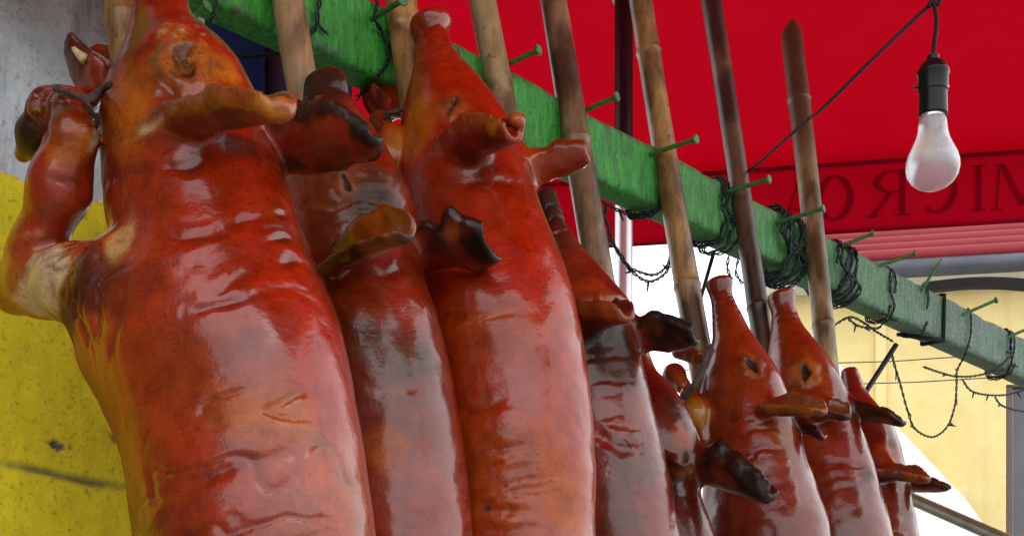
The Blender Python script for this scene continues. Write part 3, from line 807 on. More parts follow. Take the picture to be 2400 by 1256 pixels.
# --- pig 2
p = Pig(1, .0040, extend([(182, 716, 800), (230, 712, 818), (270, 700, 840), (330, 672, 885), (400, 648, 926), (460, 638, 955), (520, 634, 978), (580, 632, 984), (640, 632, 990), (720, 634, 1013), (820, 640, 1043), (930, 648, 1070), (1050, 656, 1092), (1150, 664, 1102), (1256, 676, 1112)]), seed=2)
p.ear((812, 622, .10), (972, 552, .095), .040, (-.6, .5, .75), .0062, .75, .02, k=.014, shape=((-.2, .7), (0, .9), (.3, 1.15), (.6, 1.15), (.85, .9), (1, .55)), wav=.06)
p.ear((985, 590, -.06), (1140, 590, -.08), .052, (-1, .1, -.6), .0062, .35, .06, k=.02, shape=((-.2, .8), (0, .9), (.3, 1), (.6, 1.05), (.85, 1.0), (1, .75)), wav=.16)
p.chain([(790, 205, .0, .018), (780, 182, .0, .009), (795, 172, .0, .005)], .01)
hind(p); p.build()
p.base_colour((.27, .028, .009), (.40, .085, .016), DRK, .5, .5)
p.patch(760, 205, .085, (.022, .016, .017), .95, .6, .5, rough=.35); p.patch(800, 400, .13, (.07, .026, .024), .75, .7, .7, 24); p.patch(870, 440, .07, (.03, .018, .018), .7, .7, .7, 28); p.patch(760, 400, .09, (.30, .06, .04), .6); p.patch(800, 470, .10, (.16, .035, .03), .7, rough=.2); p.patch(880, 470, .06, (.03, .022, .022), .75, rough=.25); p.patch(930, 420, .04, (.20, .04, .03), .6)
p.patch(850, 630, .10, (.18, .022, .010), .7); p.patch(820, 595, .03, BLK, .8); p.patch(960, 540, .03, BLK, .85); p.patch(890, 570, .05, (.36, .11, .02), .7); p.patch(940, 500, .035, (.42, .10, .015), .8); p.patch(820, 560, .03, (.30, .06, .03), .7)
p.char_ear(1120, 590, .045); p.char_ear(1010, 575, .035, .8); p.patch(1060, 610, .03, (.15, .03, .02), .6); p.char_ear(1150, 570, .03); p.patch(1040, 545, .03, (.42, .12, .05), .7)
p.patch(940, 860, .06, (.06, .05, .055), .65, rough=.18); p.patch(1010, 840, .03, (.05, .04, .04), .6); p.patch(880, 790, .05, (.10, .06, .06), .5); p.patch(905, 1050, .04, (.42, .10, .016), .8); p.patch(870, 690, .06, (.36, .05, .012), .6); p.patch(960, 700, .05, (.42, .03, .008), .5)
p.eye(812, 432, .015, .3); p.wrinkles(800, 450, .09, .007, 60, 45, .4, .5); p.groove([(705, 480), (760, 485), (810, 470)], .006, .006, .5, (.4, .18, .08)); p.groove([(870, 640), (920, 640), (980, 600)], .01, .007, .5)
p.groove([(850, 895), (900, 915), (970, 905)], .008, .005, .4, (.45, .2, .09)); p.groove([(980, 830), (1020, 835), (1045, 845)], .006, .006, .5, BLK); p.groove([(985, 865), (1020, 850), (1050, 855)], .005, .005, .5, BLK)
for x, y, r, dd in ((800, 410, .012, .008), (830, 520, .04, .006), (900, 420, .03, .010), (860, 985, .03, -.004), (930, 395, .02, .008)): p.dent(x, y, r, dd)
p.rims(0, .9, (.010, .007, .006), .5, (.40, .12, .016), .8); p.rims(1, .95, (.006, .005, .005), 1, (.10, .02, .012))
p.finish('roast_pig', 'roast pig with torn blackened ears, second from the yellow wall')

# --- pig 3
p = Pig(2, .0040, extend([(46, 956, 1062), (64, 960, 1062), (84, 974, 1050), (120, 976, 1062), (170, 962, 1094), (220, 946, 1136), (280, 934, 1178), (340, 928, 1212), (400, 930, 1240), (460, 936, 1256), (520, 942, 1272), (600, 948, 1302), (680, 952, 1334), (760, 958, 1356), (850, 966, 1372), (950, 976, 1386), (1060, 990, 1398), (1150, 1002, 1403), (1256, 1012, 1400)]), seed=3)
p.ear((1085, 385, .075), (1206, 318, .125), .036, (-1, -.25, .0), .0062, 1.15, -.03, k=.02, shape=((-.2, .9), (0, 1.05), (.3, 1.2), (.6, 1.15), (.85, .85), (1, .5)), wav=.04)
p.chain([(1190, 285, .118, .007), (1212, 282, .122, .011)], .010)
p.ear((1262, 400, -.06), (1378, 362, -.10), .032, (-1, .0, -.7), .0062, .5, .03, k=.02, shape=((-.2, .95), (0, 1), (.3, 1), (.6, .9), (.85, .8), (1, .6)))
p.chain([(912, 255, .0, .022), (885, 235, .01, .024), (870, 225, .01, .018)], .014)
p.ear((925, 262, .02), (872, 212, .02), .034, (-.6, 1, .3), .008, .7, .0)
p.chain([(905, 420, .09, .028), (912, 370, .09, .026), (916, 322, .09, .024)], .01, .03); p.chain([(916, 318, .085, .018), (890, 285, .08, .017), (880, 300, .08, .012)], .008)
hind(p); p.build()
p.base_colour((.36, .030, .006), (.47, .105, .010), (.17, .02, .008), .5, .4)
p.patch(990, 60, .03, (.16, .03, .02), .6); p.patch(1010, 110, .04, (.34, .05, .03), .6); p.patch(960, 290, .07, (.50, .15, .012), .8); p.patch(1130, 340, .055, (.14, .022, .008), .85); p.patch(1110, 390, .05, (.13, .02, .008), .7)
p.patch(1000, 480, .10, (.26, .03, .006), .6); p.patch(1140, 310, .012, (.5, .18, .03), .4); p.patch(1210, 275, .02, (.52, .16, .03), .8); p.patch(915, 335, .035, (.46, .22, .06), .85); p.patch(890, 250, .04, (.14, .03, .02), .8); p.patch(880, 215, .025, (.05, .015, .012), .8)
p.patch(1320, 385, .05, (.27, .035, .022), .7); p.patch(1180, 780, .09, (.42, .085, .010), .6); p.patch(1080, 800, .12, (.27, .035, .006), .6); p.patch(1260, 620, .10, (.46, .02, .004), .6); p.patch(1180, 1100, .16, (.40, .085, .006), .7); p.patch(1350, 1160, .08, (.44, .10, .006), .8); p.patch(1100, 1020, .1, (.30, .035, .006), .6)
p.patch(1142, 1192, .009, BLK, .95, nz=.2)
p.wrinkles(1010, 95, .05, .003, 130, 10, 0, .4); p.eye(1058, 248, .022, -.5, (.06, .05, .035)); p.dent(1075, 160, .03, -.004)
p.groove([(960, 55), (985, 68), (1010, 62), (1030, 55)], .006, .006, .6); p.groove([(950, 420), (1050, 440), (1160, 425), (1240, 430)], .012, .006, .35)
p.wrinkles(1200, 465, .06, .0022, 170, 14)
p.groove([(1040, 790), (1090, 765), (1140, 745), (1230, 735)], .006, .003, .4, (.5, .14, .02)); p.groove([(1060, 980), (1130, 960), (1200, 930)], .012, .007, .4); p.groove([(1130, 1040), (1190, 1050), (1260, 1035)], .012, .006, .3)
p.wrinkles(1190, 1120, .10, .0035, 75, 12)
p.groove([(1100, 1180), (1160, 1190), (1230, 1205)], .01, .007, .4); p.groove([(1120, 1235), (1200, 1245), (1260, 1240)], .01, .006, .3)
p.dent(1180, 1010, .05, .009); p.dent(1080, 700, .08, .005)
p.rims(0, .9, (.50, .17, .02), .0, None, .92); p.rims(1, .6, (.10, .02, .015), .5)
p.finish('roast_pig', 'smooth orange red roast pig with an upturned snout, third from the yellow wall')

# --- pig 4
p = Pig(3, .0046, extend([(446, 1254, 1304), (490, 1258, 1313), (540, 1262, 1330), (590, 1252, 1362), (640, 1234, 1402), (690, 1215, 1440), (750, 1200, 1488), (820, 1192, 1496), (880, 1190, 1508), (960, 1194, 1530), (1060, 1206, 1554), (1150, 1218, 1576), (1256, 1236, 1596)]), seed=4)
p.ear((1372, 782, .08), (1470, 735, .125), .034, (-1, -.2, .0), .0070, 1.0, -.06, k=.018, wav=.09, shape=((-.2, .9), (0, 1.05), (.4, 1.15), (.7, 1.0), (.9, .8), (1, .5)))
p.ear((1490, 800, -.05), (1632, 785, -.06), .045, (-1, .1, -.7), .0066, .5, -.05, k=.02, shape=((-.2, .9), (0, .95), (.3, 1), (.6, .95), (.85, .75), (1, .45)))
hind(p); p.build()
p.base_colour((.21, .028, .020), (.27, .045, .018), (.09, .014, .016), .45, .6)
p.wrinkles(1300, 520, .10, .006, 60, 50, .3, .5); p.wrinkles(1420, 850, .08, .006, 60, 30, .3, .5); p.patch(1280, 470, .09, (.035, .022, .024), .95, .6, .5, rough=.4); p.patch(1310, 560, .05, (.12, .05, .05), .7, rough=.3); p.patch(1400, 680, .06, (.34, .06, .016), .7); p.patch(1340, 610, .04, (.20, .05, .02), .6)
p.patch(1420, 800, .09, (.025, .02, .022), .9, rough=.2); p.patch(1480, 850, .05, (.05, .03, .035), .7); p.patch(1430, 870, .06, (.08, .02, .03), .6); p.char_ear(1560, 790, .075); p.patch(1520, 770, .03, (.16, .035, .03), .6); p.patch(1460, 770, .03, (.30, .04, .02), .7); p.patch(1430, 725, .03, (.36, .10, .025), .6)
p.patch(1490, 1070, .06, (.06, .045, .05), .6); p.groove([(1395, 1000), (1420, 1030), (1450, 1050)], .012, .008, .8, (.34, .02, .012)); p.groove([(1440, 1020), (1480, 1030), (1500, 1060)], .006, .006, .7, (.30, .02, .012))
p.wrinkles(1450, 1060, .11, .0035, 70, 13, .3)
p.wrinkles(1480, 855, .05, .003, 110, 14)
p.rims(0, .8, (.34, .10, .02), .2, None, .88); p.rims(1, .95, (.008, .006, .007), 1)
p.finish('roast_pig', 'dark roast pig with a charred snout, ears against the white sky, fourth from the wall')

# --- pig 5
p = Pig(4, .0046, extend([(785, 1462, 1512), (830, 1462, 1522), (880, 1456, 1540), (925, 1448, 1582), (970, 1440, 1612), (1013, 1432, 1630), (1060, 1426, 1644), (1110, 1424, 1644), (1160, 1424, 1642), (1210, 1426, 1654), (1256, 1430, 1672), (1350, 1440, 1700)]), seed=5)
p.ear((1562, 1120, .08), (1600, 1080, .13), .042, (-.2, 1, .5), .0066, .6, -.05, k=.014)
p.ear((1645, 1120, -.03), (1798, 1172, .0), .050, (-.9, -.5, -.35), .0085, .9, .03, k=.02, shape=((-.2, .8), (0, 1), (.3, 1.2), (.6, 1.0), (.85, .6), (1, .25)))
hind(p); p.build()
p.base_colour((.18, .022, .016), (.32, .060, .014), (.07, .012, .014), .55, .6)
p.patch(1600, 1020, .035, (.42, .10, .02), .7); p.patch(1580, 950, .04, (.05, .02, .025), .7); p.patch(1612, 1075, .025, (.02, .02, .025), .85, rough=.2); p.patch(1590, 1120, .03, (.40, .12, .03), .8); p.char_ear(1760, 1140, .06, .9, (.012, .007, .009)); p.patch(1690, 1150, .05, (.16, .03, .018), .7)
p.groove([(1600, 1165), (1625, 1158), (1645, 1162)], .005, .006, .5); p.groove([(1560, 960), (1590, 965), (1610, 985)], .005, .006, .6, BLK); p.groove([(1570, 995), (1600, 1000), (1625, 1030)], .006, .006, .5)
p.rims(0, .6, (.10, .03, .015), .5); p.rims(1, .9, (.010, .006, .008), 1, (.02, .008, .012))
p.finish('roast_pig', 'small roast pig hanging lowest, squeezed between two others with a big dark ear')

# --- pig 6
p = Pig(5, .0046, extend([(656, 1650, 1718), (672, 1654, 1718), (695, 1665, 1716), (750, 1668, 1742), (790, 1668, 1762), (830, 1656, 1790), (870, 1644, 1816), (910, 1636, 1836), (950, 1634, 1850), (1000, 1636, 1868), (1050, 1642, 1882), (1110, 1644, 1896), (1180, 1640, 1918), (1256, 1636, 1945)]), seed=6)
p.ear((1815, 962, .065), (1936, 966, .095), .036, (-.8, .35, .55), .0075, .6, .0, k=.016, wav=.09)
p.ear((1868, 1000, -.05), (1930, 1025, -.02), .036, (-1, .0, -.4), .007, .4, .0)
p.ear((1660, 850, .0), (1585, 825, .02), .036, (-.6, 1, .3), .010, .6, .0, shape=((-.2, .9), (0, 1), (.4, 1), (.8, .9), (1, .7)))
p.chain([(1648, 1030, .08, .022), (1632, 970, .085, .028), (1616, 925, .085, .022)], .008, .03); p.chain([(1600, 905, .07, .018), (1580, 880, .06, .022), (1570, 890, .06, .014)], .008)
hind(p); p.build()
p.base_colour(MAR, MAR2, MDK, .6, .5)
p.patch(1630, 970, .045, (.44, .22, .05), .9, .5); p.patch(1600, 840, .04, (.26, .03, .014), .7); p.patch(1585, 885, .035, (.34, .10, .025), .8); p.patch(1690, 690, .05, (.22, .035, .03), .7); p.patch(1760, 1000, .09, (.34, .045, .010), .7); p.patch(1700, 900, .06, (.26, .05, .012), .6)
p.patch(1820, 960, .035, (.03, .014, .012), .85); p.patch(1880, 940, .03, (.45, .17, .03), .8); p.patch(1900, 1015, .035, BLK, .8); p.patch(1710, 970, .02, (.05, .02, .02), .6); p.patch(1840, 1000, .05, (.40, .12, .03), .5)
p.wrinkles(1690, 710, .06, .003, 110, 10, 0, .4); p.eye(1762, 852, .024, .3)
p.wrinkles(1760, 1060, .13, .0045, 55, 9)
p.rims(0, .8, (.46, .18, .03), .4, (.30, .11, .03), .85); p.rims(1, .8, (.012, .008, .008), .8)
p.finish('roast_pig', 'roast pig with a raised snout, yellow knuckle tied at its cheek, sixth from the wall')

# --- pig 7
p = Pig(6, .0050, extend([(688, 1797, 1866), (704, 1800, 1866), (728, 1808, 1866), (770, 1806, 1884), (810, 1800, 1912), (850, 1796, 1942), (900, 1792, 1968), (950, 1790, 1990), (1000, 1792, 2006), (1050, 1798, 2028), (1110, 1804, 2050), (1180, 1808, 2070), (1256, 1812, 2091)]), seed=7)
p.ear((1920, 968, .07), (1990, 978, .10), .036, (-.8, .35, .5), .0080, .6, .0, k=.016)
p.ear((2000, 970, -.04), (2122, 985, -.02), .034, (-1, .0, -.3), .0075, .45, -.06, k=.018, shape=((-.2, .9), (0, 1), (.3, 1.05), (.6, .95), (.85, .65), (1, .35)))
hind(p); p.build()
p.base_colour(MAR, MAR2, MDK, .6, .5)
p.patch(1885, 870, .06, (.34, .08, .018), .8); p.patch(1960, 940, .035, (.28, .09, .02), .8); p.patch(1975, 975, .03, BLK, .8); p.char_ear(2110, 985, .03, .8); p.patch(2000, 1060, .09, (.24, .018, .012), .6); p.patch(2040, 1100, .03, (.03, .02, .02), .6); p.patch(1840, 720, .04, (.25, .04, .03), .6)
p.wrinkles(1840, 730, .06, .003, 110, 10, 0, .4); p.eye(1882, 870, .028, .1)
p.wrinkles(1985, 1080, .12, .0045, 60, 9)
p.rims(0, .8, (.02, .012, .012), .6, (.22, .08, .02), .8); p.rims(1, .8, (.012, .008, .008), .9)
p.finish('roast_pig', 'roast pig with a slit eye and dark pointed ear, seventh from the wall')

# --- pig 8
p = Pig(7, .0050, extend([(864, 1970, 2010), (890, 1973, 2018), (930, 1972, 2036), (970, 1966, 2066), (1010, 1962, 2096), (1060, 1960, 2112), (1110, 1962, 2124), (1160, 1964, 2132), (1210, 1968, 2142), (1256, 1972, 2151), (1350, 1985, 2170)]), seed=8)
p.ear((2062, 1112, .05), (2178, 1122, .075), .032, (-.8, .35, .5), .0080, .6, -.02, k=.016)
p.ear((2135, 1140, -.03), (2228, 1142, -.02), .024, (-1, .0, -.3), .0075, .4, .0, k=.016)
hind(p); p.build()
p.base_colour(MAR, MAR2, MDK, .6, .5)
p.patch(2080, 1060, .05, (.36, .06, .015), .7); p.patch(2120, 1100, .03, (.32, .11, .025), .7); p.patch(2090, 1130, .04, (.09, .02, .015), .7); p.char_ear(2210, 1140, .03, .7); p.patch(2100, 1030, .02, (.05, .03, .03), .6)
p.wrinkles(2100, 1200, .10, .004, 60, 10)
p.rims(0, .7, (.30, .10, .03), .5, (.20, .06, .02), .85); p.rims(1, .8, (.012, .008, .008), .8)
p.finish('roast_pig', 'farthest roast pig with folded brown ears against the yellow building')

# tooth in the open jaw of the first pig
pg = PIGF[0]
pz = Pig(0, .01, [(0, 300, 400), (100, 300, 400), (200, 300, 400), (300, 300, 400)])
a = pz.pix(198, 140, .045); b = pz.pix(155, 86, .045)
mb = MB(); mb.tube(spline([a, (a*.55+b*.45)+np.array([-.002, 0, 0]), b], 5), list(np.linspace(.0085, .0015, 11)), 8)
tooth = mb.build('tooth', simple('tooth_ivory', (.60, .46, .22), .4, 0, .3, 80)); tooth.parent = [o for o in COL.objects if o.name == 'roast_pig'][0]

# ------------------------------------------------------------------ twine that ties jaws and feet
def twine(pix, pi, label, r=.0030, n=3):
    P0, up, nn, qq = PIGF[pi]; mb = MB(); rr = random.Random(pi)
    for k in range(n):
        pts = [at_plane(x+rr.uniform(-5, 5), y+rr.uniform(-5, 5), P0+qq*(o+rr.uniform(-.006, .006)), qq) for x, y, o in pix]
        mb.tube(spline(pts, 6), r*rr.uniform(.7, 1.2), 6)
    o = mb.build('tie_string', TWINE); tag(o, label, 'string', 'strings tying the pigs'); return o
twine([(130, 205, .16), (170, 222, .17), (205, 232, .15), (232, 215, .10), (255, 195, .10)], 0, 'frayed burnt string tied across the jaw and foot of the largest pig', .0034, 6)
twine([(200, 235, .16), (212, 262, .15), (226, 288, .13), (224, 300, .12), (228, 262, .12)], 0, 'loose grey string loop hanging under the jaw knot of the largest pig', .0022, 2)
twine([(900, 268, .10), (925, 262, .08), (945, 250, .06), (958, 215, .05), (970, 180, .04)], 2, 'thin brown string around the jaw of the third pig', .0026, 5)
twine([(1603, 930, .13), (1622, 905, .13), (1640, 880, .11), (1655, 850, .10), (1668, 815, .08)], 5, 'thick blackened string on the foot of the sixth pig', .0055, 4)

# ------------------------------------------------------------------ string lights on the beam
def twist(pts, r=.0023, pitch=.028, rad=.0026):
    pts = [np.array(p) for p in pts]; out = ([], []); L = 0
    for i, p in enumerate(pts):
        tn = pts[min(i+1, len(pts)-1)]-pts[max(i-1, 0)]; tn = tn/(np.linalg.norm(tn)+1e-9)
        u = np.cross(tn, [.3, .2, .93]); u /= np.linalg.norm(u)+1e-9; w = np.cross(tn, u)
        if i: L += np.linalg.norm(p-pts[i-1])
        a = L/pitch*2*math.pi
        off = (u*math.cos(a)+w*math.sin(a))*rad
        out[0].append(p+off); out[1].append(p-off)
    return out
def resample(pts, step=.007):
    out = [pts[0]]
    for a, b in zip(pts[:-1], pts[1:]):
        n = max(1, int(np.linalg.norm(b-a)/step))
        out += [a+(b-a)*k/n for k in range(1, n+1)]
    return out
bm_ = MB(); bm_.lathe((0, 0, 0), (0, 0, 1), [(0, .0028), (.010, .0034), (.012, .0026), (.022, .0022), (.028, .0004)], 6)
_b = bm_.build('bulb', WIRE); BULBME = _b.data; bpy.data.objects.remove(_b)
def strand(label, paths, bulbs=(), auto=0, name='string_light', thick=1.0):
    mb = MB()
    allp = []
    for pts in paths:
        pts = resample(spline(pts, 8)); allp += pts
        a, b = twist(pts, pitch=.05, rad=.0026*thick)
        mb.tube(a, .0021*thick, 5); mb.tube(b, .0021*thick, 5)
    o = mb.build(name, WIRE); tag(o, label, 'string light', 'string lights wrapped on the beam')
    rr = random.Random(len(allp))
    bl = [(np.array(p), np.array(q)) for p, q in bulbs]
    for k in range(auto):
        i = int((k+.5+rr.uniform(-.3, .3))/auto*len(allp)); p = allp[i]
        bl.append((p, p+np.array([rr.uniform(-1, 1), rr.uniform(-1, -.1), rr.uniform(-.9, .5)])))
    AP = np.array(allp)
    for p, q in bl:
        d = Vector(q-p).normalized(); p = AP[np.argmin(np.linalg.norm(AP-p, axis=1))]
        b = bpy.data.objects.new('bulb', BULBME); COL.objects.link(b); b.parent = o
        b.location = Vector(p); b.rotation_euler = d.to_track_quat('Z', 'Y').to_euler()
        b.scale = (thick, thick, thick)
    return o
def loops(px, n, spread, off, e=4.0, drop=0.0, seed=0, slant=.02):
    rr = random.Random(seed); s = beam_s(px); pts = []
    cz = (BZ0+BZ1)/2; hv, hz = BTH/2, hb/2
    for k in range(n):
        ofv, ofz, dz = off*rr.uniform(.5, 1.3), off*rr.uniform(.5, 1.3), drop*rr.uniform(0, 1)
        sc = s+rr.uniform(-spread, spread)*.5
        for j in range(14):
            a = 2*math.pi*j/14
            ca, sa = math.cos(a), math.sin(a)
            m = (abs(ca)**e+abs(sa)**e)**(-1/e)
            z = cz+sa*m*(hz+ofz); z -= dz*max(0, -sa)
            pts.append(beamp(sc+slant*math.sin(a+.6)+rr.uniform(-.004, .004)+spread*.4*(j/14-.5), BTH/2+ca*m*-(hv+ofv), z))
    return pts
fp = lambda x, y, v=-.008: on_front(x, y, v)
strand('thin wire light strand curving beside the second pole at the upper left', [[fp(748, -40), fp(750, 0), fp(744, 40), fp(743, 60), fp(725, 85), fp(705, 112, -.004)], [fp(700, 118, .06), fp(640, 128, .10), fp(575, 134, .16), fp(540, 122, .2)]], [(fp(745, 60), fp(775, 90))])
strand('dark wire looping down from the nail by the third pole', [[fp(880, -30), fp(884, 10), fp(878, 45, -.02), fp(895, 75), fp(908, 110), fp(906, 150), fp(880, 185), fp(850, 215, .05), fp(835, 232, .08)]], [(fp(908, 105), fp(925, 95))])
strand('short wire dropping from the beam beside the largest pig snout', [[fp(508, -30), fp(507, 10), fp(500, 35), fp(488, 58, .03)]])
strand('wire light hung in a loop against the white sky below the beam', [loops(1545, 4, .05, .010, 5, .01, 1), [fp(1540, 500, .04), fp(1490, 505, .05), fp(1440, 490, .06), fp(1405, 475, .06), fp(1425, 530, .06), fp(1440, 575, .06), fp(1475, 630, .06), fp(1520, 660, .06), fp(1560, 640, .06), fp(1578, 600, .06), fp(1585, 560, .06)], [fp(1420, 480, .07), fp(1418, 545, .07), fp(1450, 590, .07), fp(1478, 632, .06)], [fp(1478, 630, .06), fp(1530, 645, .065), fp(1562, 625, .065), fp(1572, 595, .065)]],
       [(fp(1480, 636, .06), fp(1446, 648, .06)), (fp(1522, 660, .06), fp(1517, 700, .06)), (fp(1438, 575, .06), fp(1405, 550, .06)), (fp(1450, 500, .06), fp(1458, 520, .06)), (fp(1516, 470, 0), fp(1516, 505, 0))], auto=3)
strand('wire light coil on the beam behind the darkest pole', [loops(1700, 4, .06, .012, 4, .015, 2), [fp(1690, 530, .05), fp(1665, 570, .06), fp(1640, 580, .06), fp(1600, 560, .07)], [fp(1708, 600, .06), fp(1705, 630, .06), fp(1716, 655, .06)], [fp(1730, 610, .07), fp(1725, 640, .07), fp(1740, 665, .07)]], auto=5)
strand('dense bundle of wire lights coiled on the beam left of the cut pole', [loops(1845, 11, .10, .022, 2.8, .03, 3, .03)], auto=6)
strand('loose coil of wire lights on the beam right of the cut pole', [loops(1975, 9, .13, .016, 2.6, .012, 4, .035)], auto=5)
strand('twisted wire light strand hanging along the beam bottom past the coils', [loops(2085, 2, .03, .006, 5, .01, 5), [fp(1952, 765, .06), fp(1985, 745, .05), fp(2010, 748, .04), fp(2050, 775, .05), fp(2092, 800, .06)], [fp(1985, 745, .04), fp(2015, 765, .04), fp(2060, 768, .04), fp(2070, 740, .0)]], [(fp(2000, 778, .05), fp(1994, 805, .05)), (fp(2030, 768, .04), fp(2052, 786, .04)), (fp(2070, 720), fp(2030, 738))], auto=4)
strand('wire light drooping in one big loop under the beam against the yellow building', [loops(2168, 1, .02, .006, 5, .01, 6), [fp(2090, 822, .06), fp(2095, 850, .06), fp(2110, 900, .06), fp(2128, 965, .06), fp(2145, 1005, .06), fp(2185, 1024, .06), fp(2220, 1000, .06), fp(2238, 950, .06), fp(2242, 900, .06), fp(2243, 868, .05), fp(2262, 830, .0), fp(2274, 790), fp(2276, 745), fp(2268, 722)]],
       [(fp(2105, 870, .06), fp(2100, 905, .06)), (fp(2130, 960, .06), fp(2146, 978, .06)), (fp(2143, 1003, .06), fp(2135, 1000, .06)), (fp(2228, 990, .06), fp(2254, 1010, .06)), (fp(2242, 930, .06), fp(2246, 962, .06)), (fp(2245, 862, .05), fp(2230, 848, .03)), (fp(2272, 812), fp(2298, 828))], auto=2)
strand('wire light scalloped along the lower edge of the beam at the far right', [loops(2368, 3, .05, .010, 4, .02, 7), [fp(2165, 860, .066), fp(2200, 872, .066), fp(2240, 882, .06), fp(2290, 880, .04), fp(2340, 862, .0), fp(2368, 835)], [fp(2256, 890, .066), fp(2275, 915, .066), fp(2310, 925, .066), fp(2360, 925, .05), fp(2405, 912, .03), fp(2440, 900)], [fp(2332, 930, .066), fp(2345, 948, .066), fp(2375, 960, .066), fp(2430, 968, .066)]],
       [(fp(2180, 865, .06), fp(2166, 855, .06)), (fp(2220, 877, .06), fp(2212, 882, .06)), (fp(2318, 925, .06), fp(2310, 952, .06)), (fp(2285, 905, .06), fp(2280, 925, .06)), (fp(2350, 940, .06), fp(2328, 955, .06))], auto=6)
# cord strapped round the beam (a flat black tie)
mb = MB(); pts = []
for k in range(3):
    for (v, z) in ((-.004, BZ1+.004), (BTH+.004, BZ1+.004), (BTH+.004, BZ0-.004), (-.004, BZ0-.004)):
        pts.append(beamp(beam_s(2207)+.004*k, v-.002*k, z))
mb.tube([p for p in resample([np.array(q) for q in pts], .02)], .0042, 6)
mb.tube([beamp(beam_s(2207), -.003, BZ0-.004), beamp(beam_s(2207)-.08, BTH*.5, BZ0-.006), beamp(beam_s(2207)-.17, BTH, BZ0-.006)], .006, 6)
tag(mb.build('cord_tie', BLACKW), 'black cord tied square around the beam beside the thin headless nail', 'cord')
# braces under the beam
mb = MB(); a = on_front(2100, 808, .06); b = on_front(2010, 948, .10); mb.tube([a, b, b+(b-a)*1.6], .0085, 10)
tag(mb.build('metal_brace', simple('dark_iron', (.018, .022, .022), .5, .4)), 'thin dark metal brace slanting down from the beam near the hanging loop', 'brace')
mb = MB(); a = on_front(1674, 588, .066); b = on_front(1645, 690, .10); mb.tube([a, b, b+(b-a)*1.5], .005, 8)
tag(mb.build('metal_brace', bpy.data.materials['dark_iron']), 'thin grey rod below the beam beside the golden brown pole', 'brace')

# ------------------------------------------------------------------ hanging light bulb
BY = 1.5
def bp(x, y, dy=0): return at(x, y, BY+dy)
root = empty('hanging_bulb', tuple(bp(2185, 440)))
blackp = simple('black_bakelite', (.004, .0045, .005), .28, 0, .3, 40, .05)
mb = MB(); c = bp(2187, 270); pxm = BY/F
mb.lathe(c, (0, 0, 1), [(-2*pxm, .0), (-2*pxm, 31*pxm), (0, 33*pxm), (52*pxm, 32*pxm), (54*pxm, 34*pxm), (92*pxm, 35*pxm), (96*pxm, 37*pxm), (101*pxm, 37*pxm), (104*pxm, 35*pxm), (116*pxm, 30*pxm), (124*pxm, 22*pxm), (128*pxm, 14*pxm), (138*pxm, 14*pxm), (139*pxm, 5*pxm)], 32)
o = mb.build('socket', blackp); parent_keep(o, root); autosharp(o, 38)
mb = MB(); k0 = bp(2152, 205); mb.lathe(k0, (-1, -.1, -.05), [(0, 3*pxm), (9*pxm, 3*pxm), (10*pxm, 5*pxm), (14*pxm, 5*pxm)], 10)
parent_keep(mb.build('switch_key', simple('red_brown_plastic', (.12, .02, .02), .4)), root)
mb = MB(); k0 = bp(2219, 203, -.006); mb.lathe(k0, (1, -.5, 0), [(0, 4*pxm), (4*pxm, 4*pxm), (5*pxm, 2*pxm)], 10)
parent_keep(mb.build('screw', simple('zinc', (.5, .5, .5), .35, 1)), root)
mb = MB(); mb.lathe(bp(2185, 284), (0, 0, 1), [(0, 27*pxm), (4*pxm, 29*pxm), (8*pxm, 28*pxm), (14*pxm, 29*pxm)], 28)
parent_keep(mb.build('bulb_cap', simple('aluminium', (.62, .62, .62), .35, .9)), root)
prof = [(0, 0), (1, 12), (4, 24), (10, 37), (20, 49), (34, 58), (50, 61.5), (64, 61), (80, 57), (98, 48.5), (116, 40), (132, 35), (148, 33), (162, 31.5), (168, 28)]
mb = MB(); mb.lathe(bp(2186, 445), (0, 0, 1), [(h*pxm, r*pxm) for h, r in prof], 40)
t = NT('frosted_bulb_glass'); v = t.coord(); n = t.noise(v, 50, 5, .7)
t.set(Base_Color=t.mix(t.ramp(n, (.60, 0), (.72, .75)), (.66, .64, .67), (.36, .33, .35)), Roughness=t.ramp(n, (.4, .30), (.7, .42)), Transmission_Weight=.72, IOR=1.2, Coat_Weight=.6, Coat_Roughness=.04, Subsurface_Weight=.0)
parent_keep(mb.build('glass_bulb', t.m), root)
mb = MB(); mb.tube(spline([bp(2187, 140), bp(2190, 100), bp(2195, 60), bp(2193, 30), bp(2188, 8)], 6), 5.2*pxm, 8)
parent_keep(mb.build('cord', BLACKW), root)
tag(root, 'frosted light bulb in a black socket hanging by its cord', 'light bulb')
mb = MB(); e1 = on_front(1748, 410, .0)
pts = spline([bp(2188, 8), bp(2150, 40, .1), bp(2050, 135, .45), at(1925, 257, 2.35), at(1895, 280, 2.6), at(1840, 328, 2.9), e1, on_front(1720, 440, .05)], 8)
mb.tube(pts, list(np.linspace(4.6*pxm, .0038, len(pts))), 8)
mb.tube(spline([bp(2176, 18), bp(2184, 4), bp(2196, 12), bp(2204, -6), bp(2196, -40), bp(2200, -260)], 5), 5.5*pxm, 8)
tag(mb.build('power_cord', BLACKW), 'black power cord stretched diagonally from the bulb to the beam', 'cord')

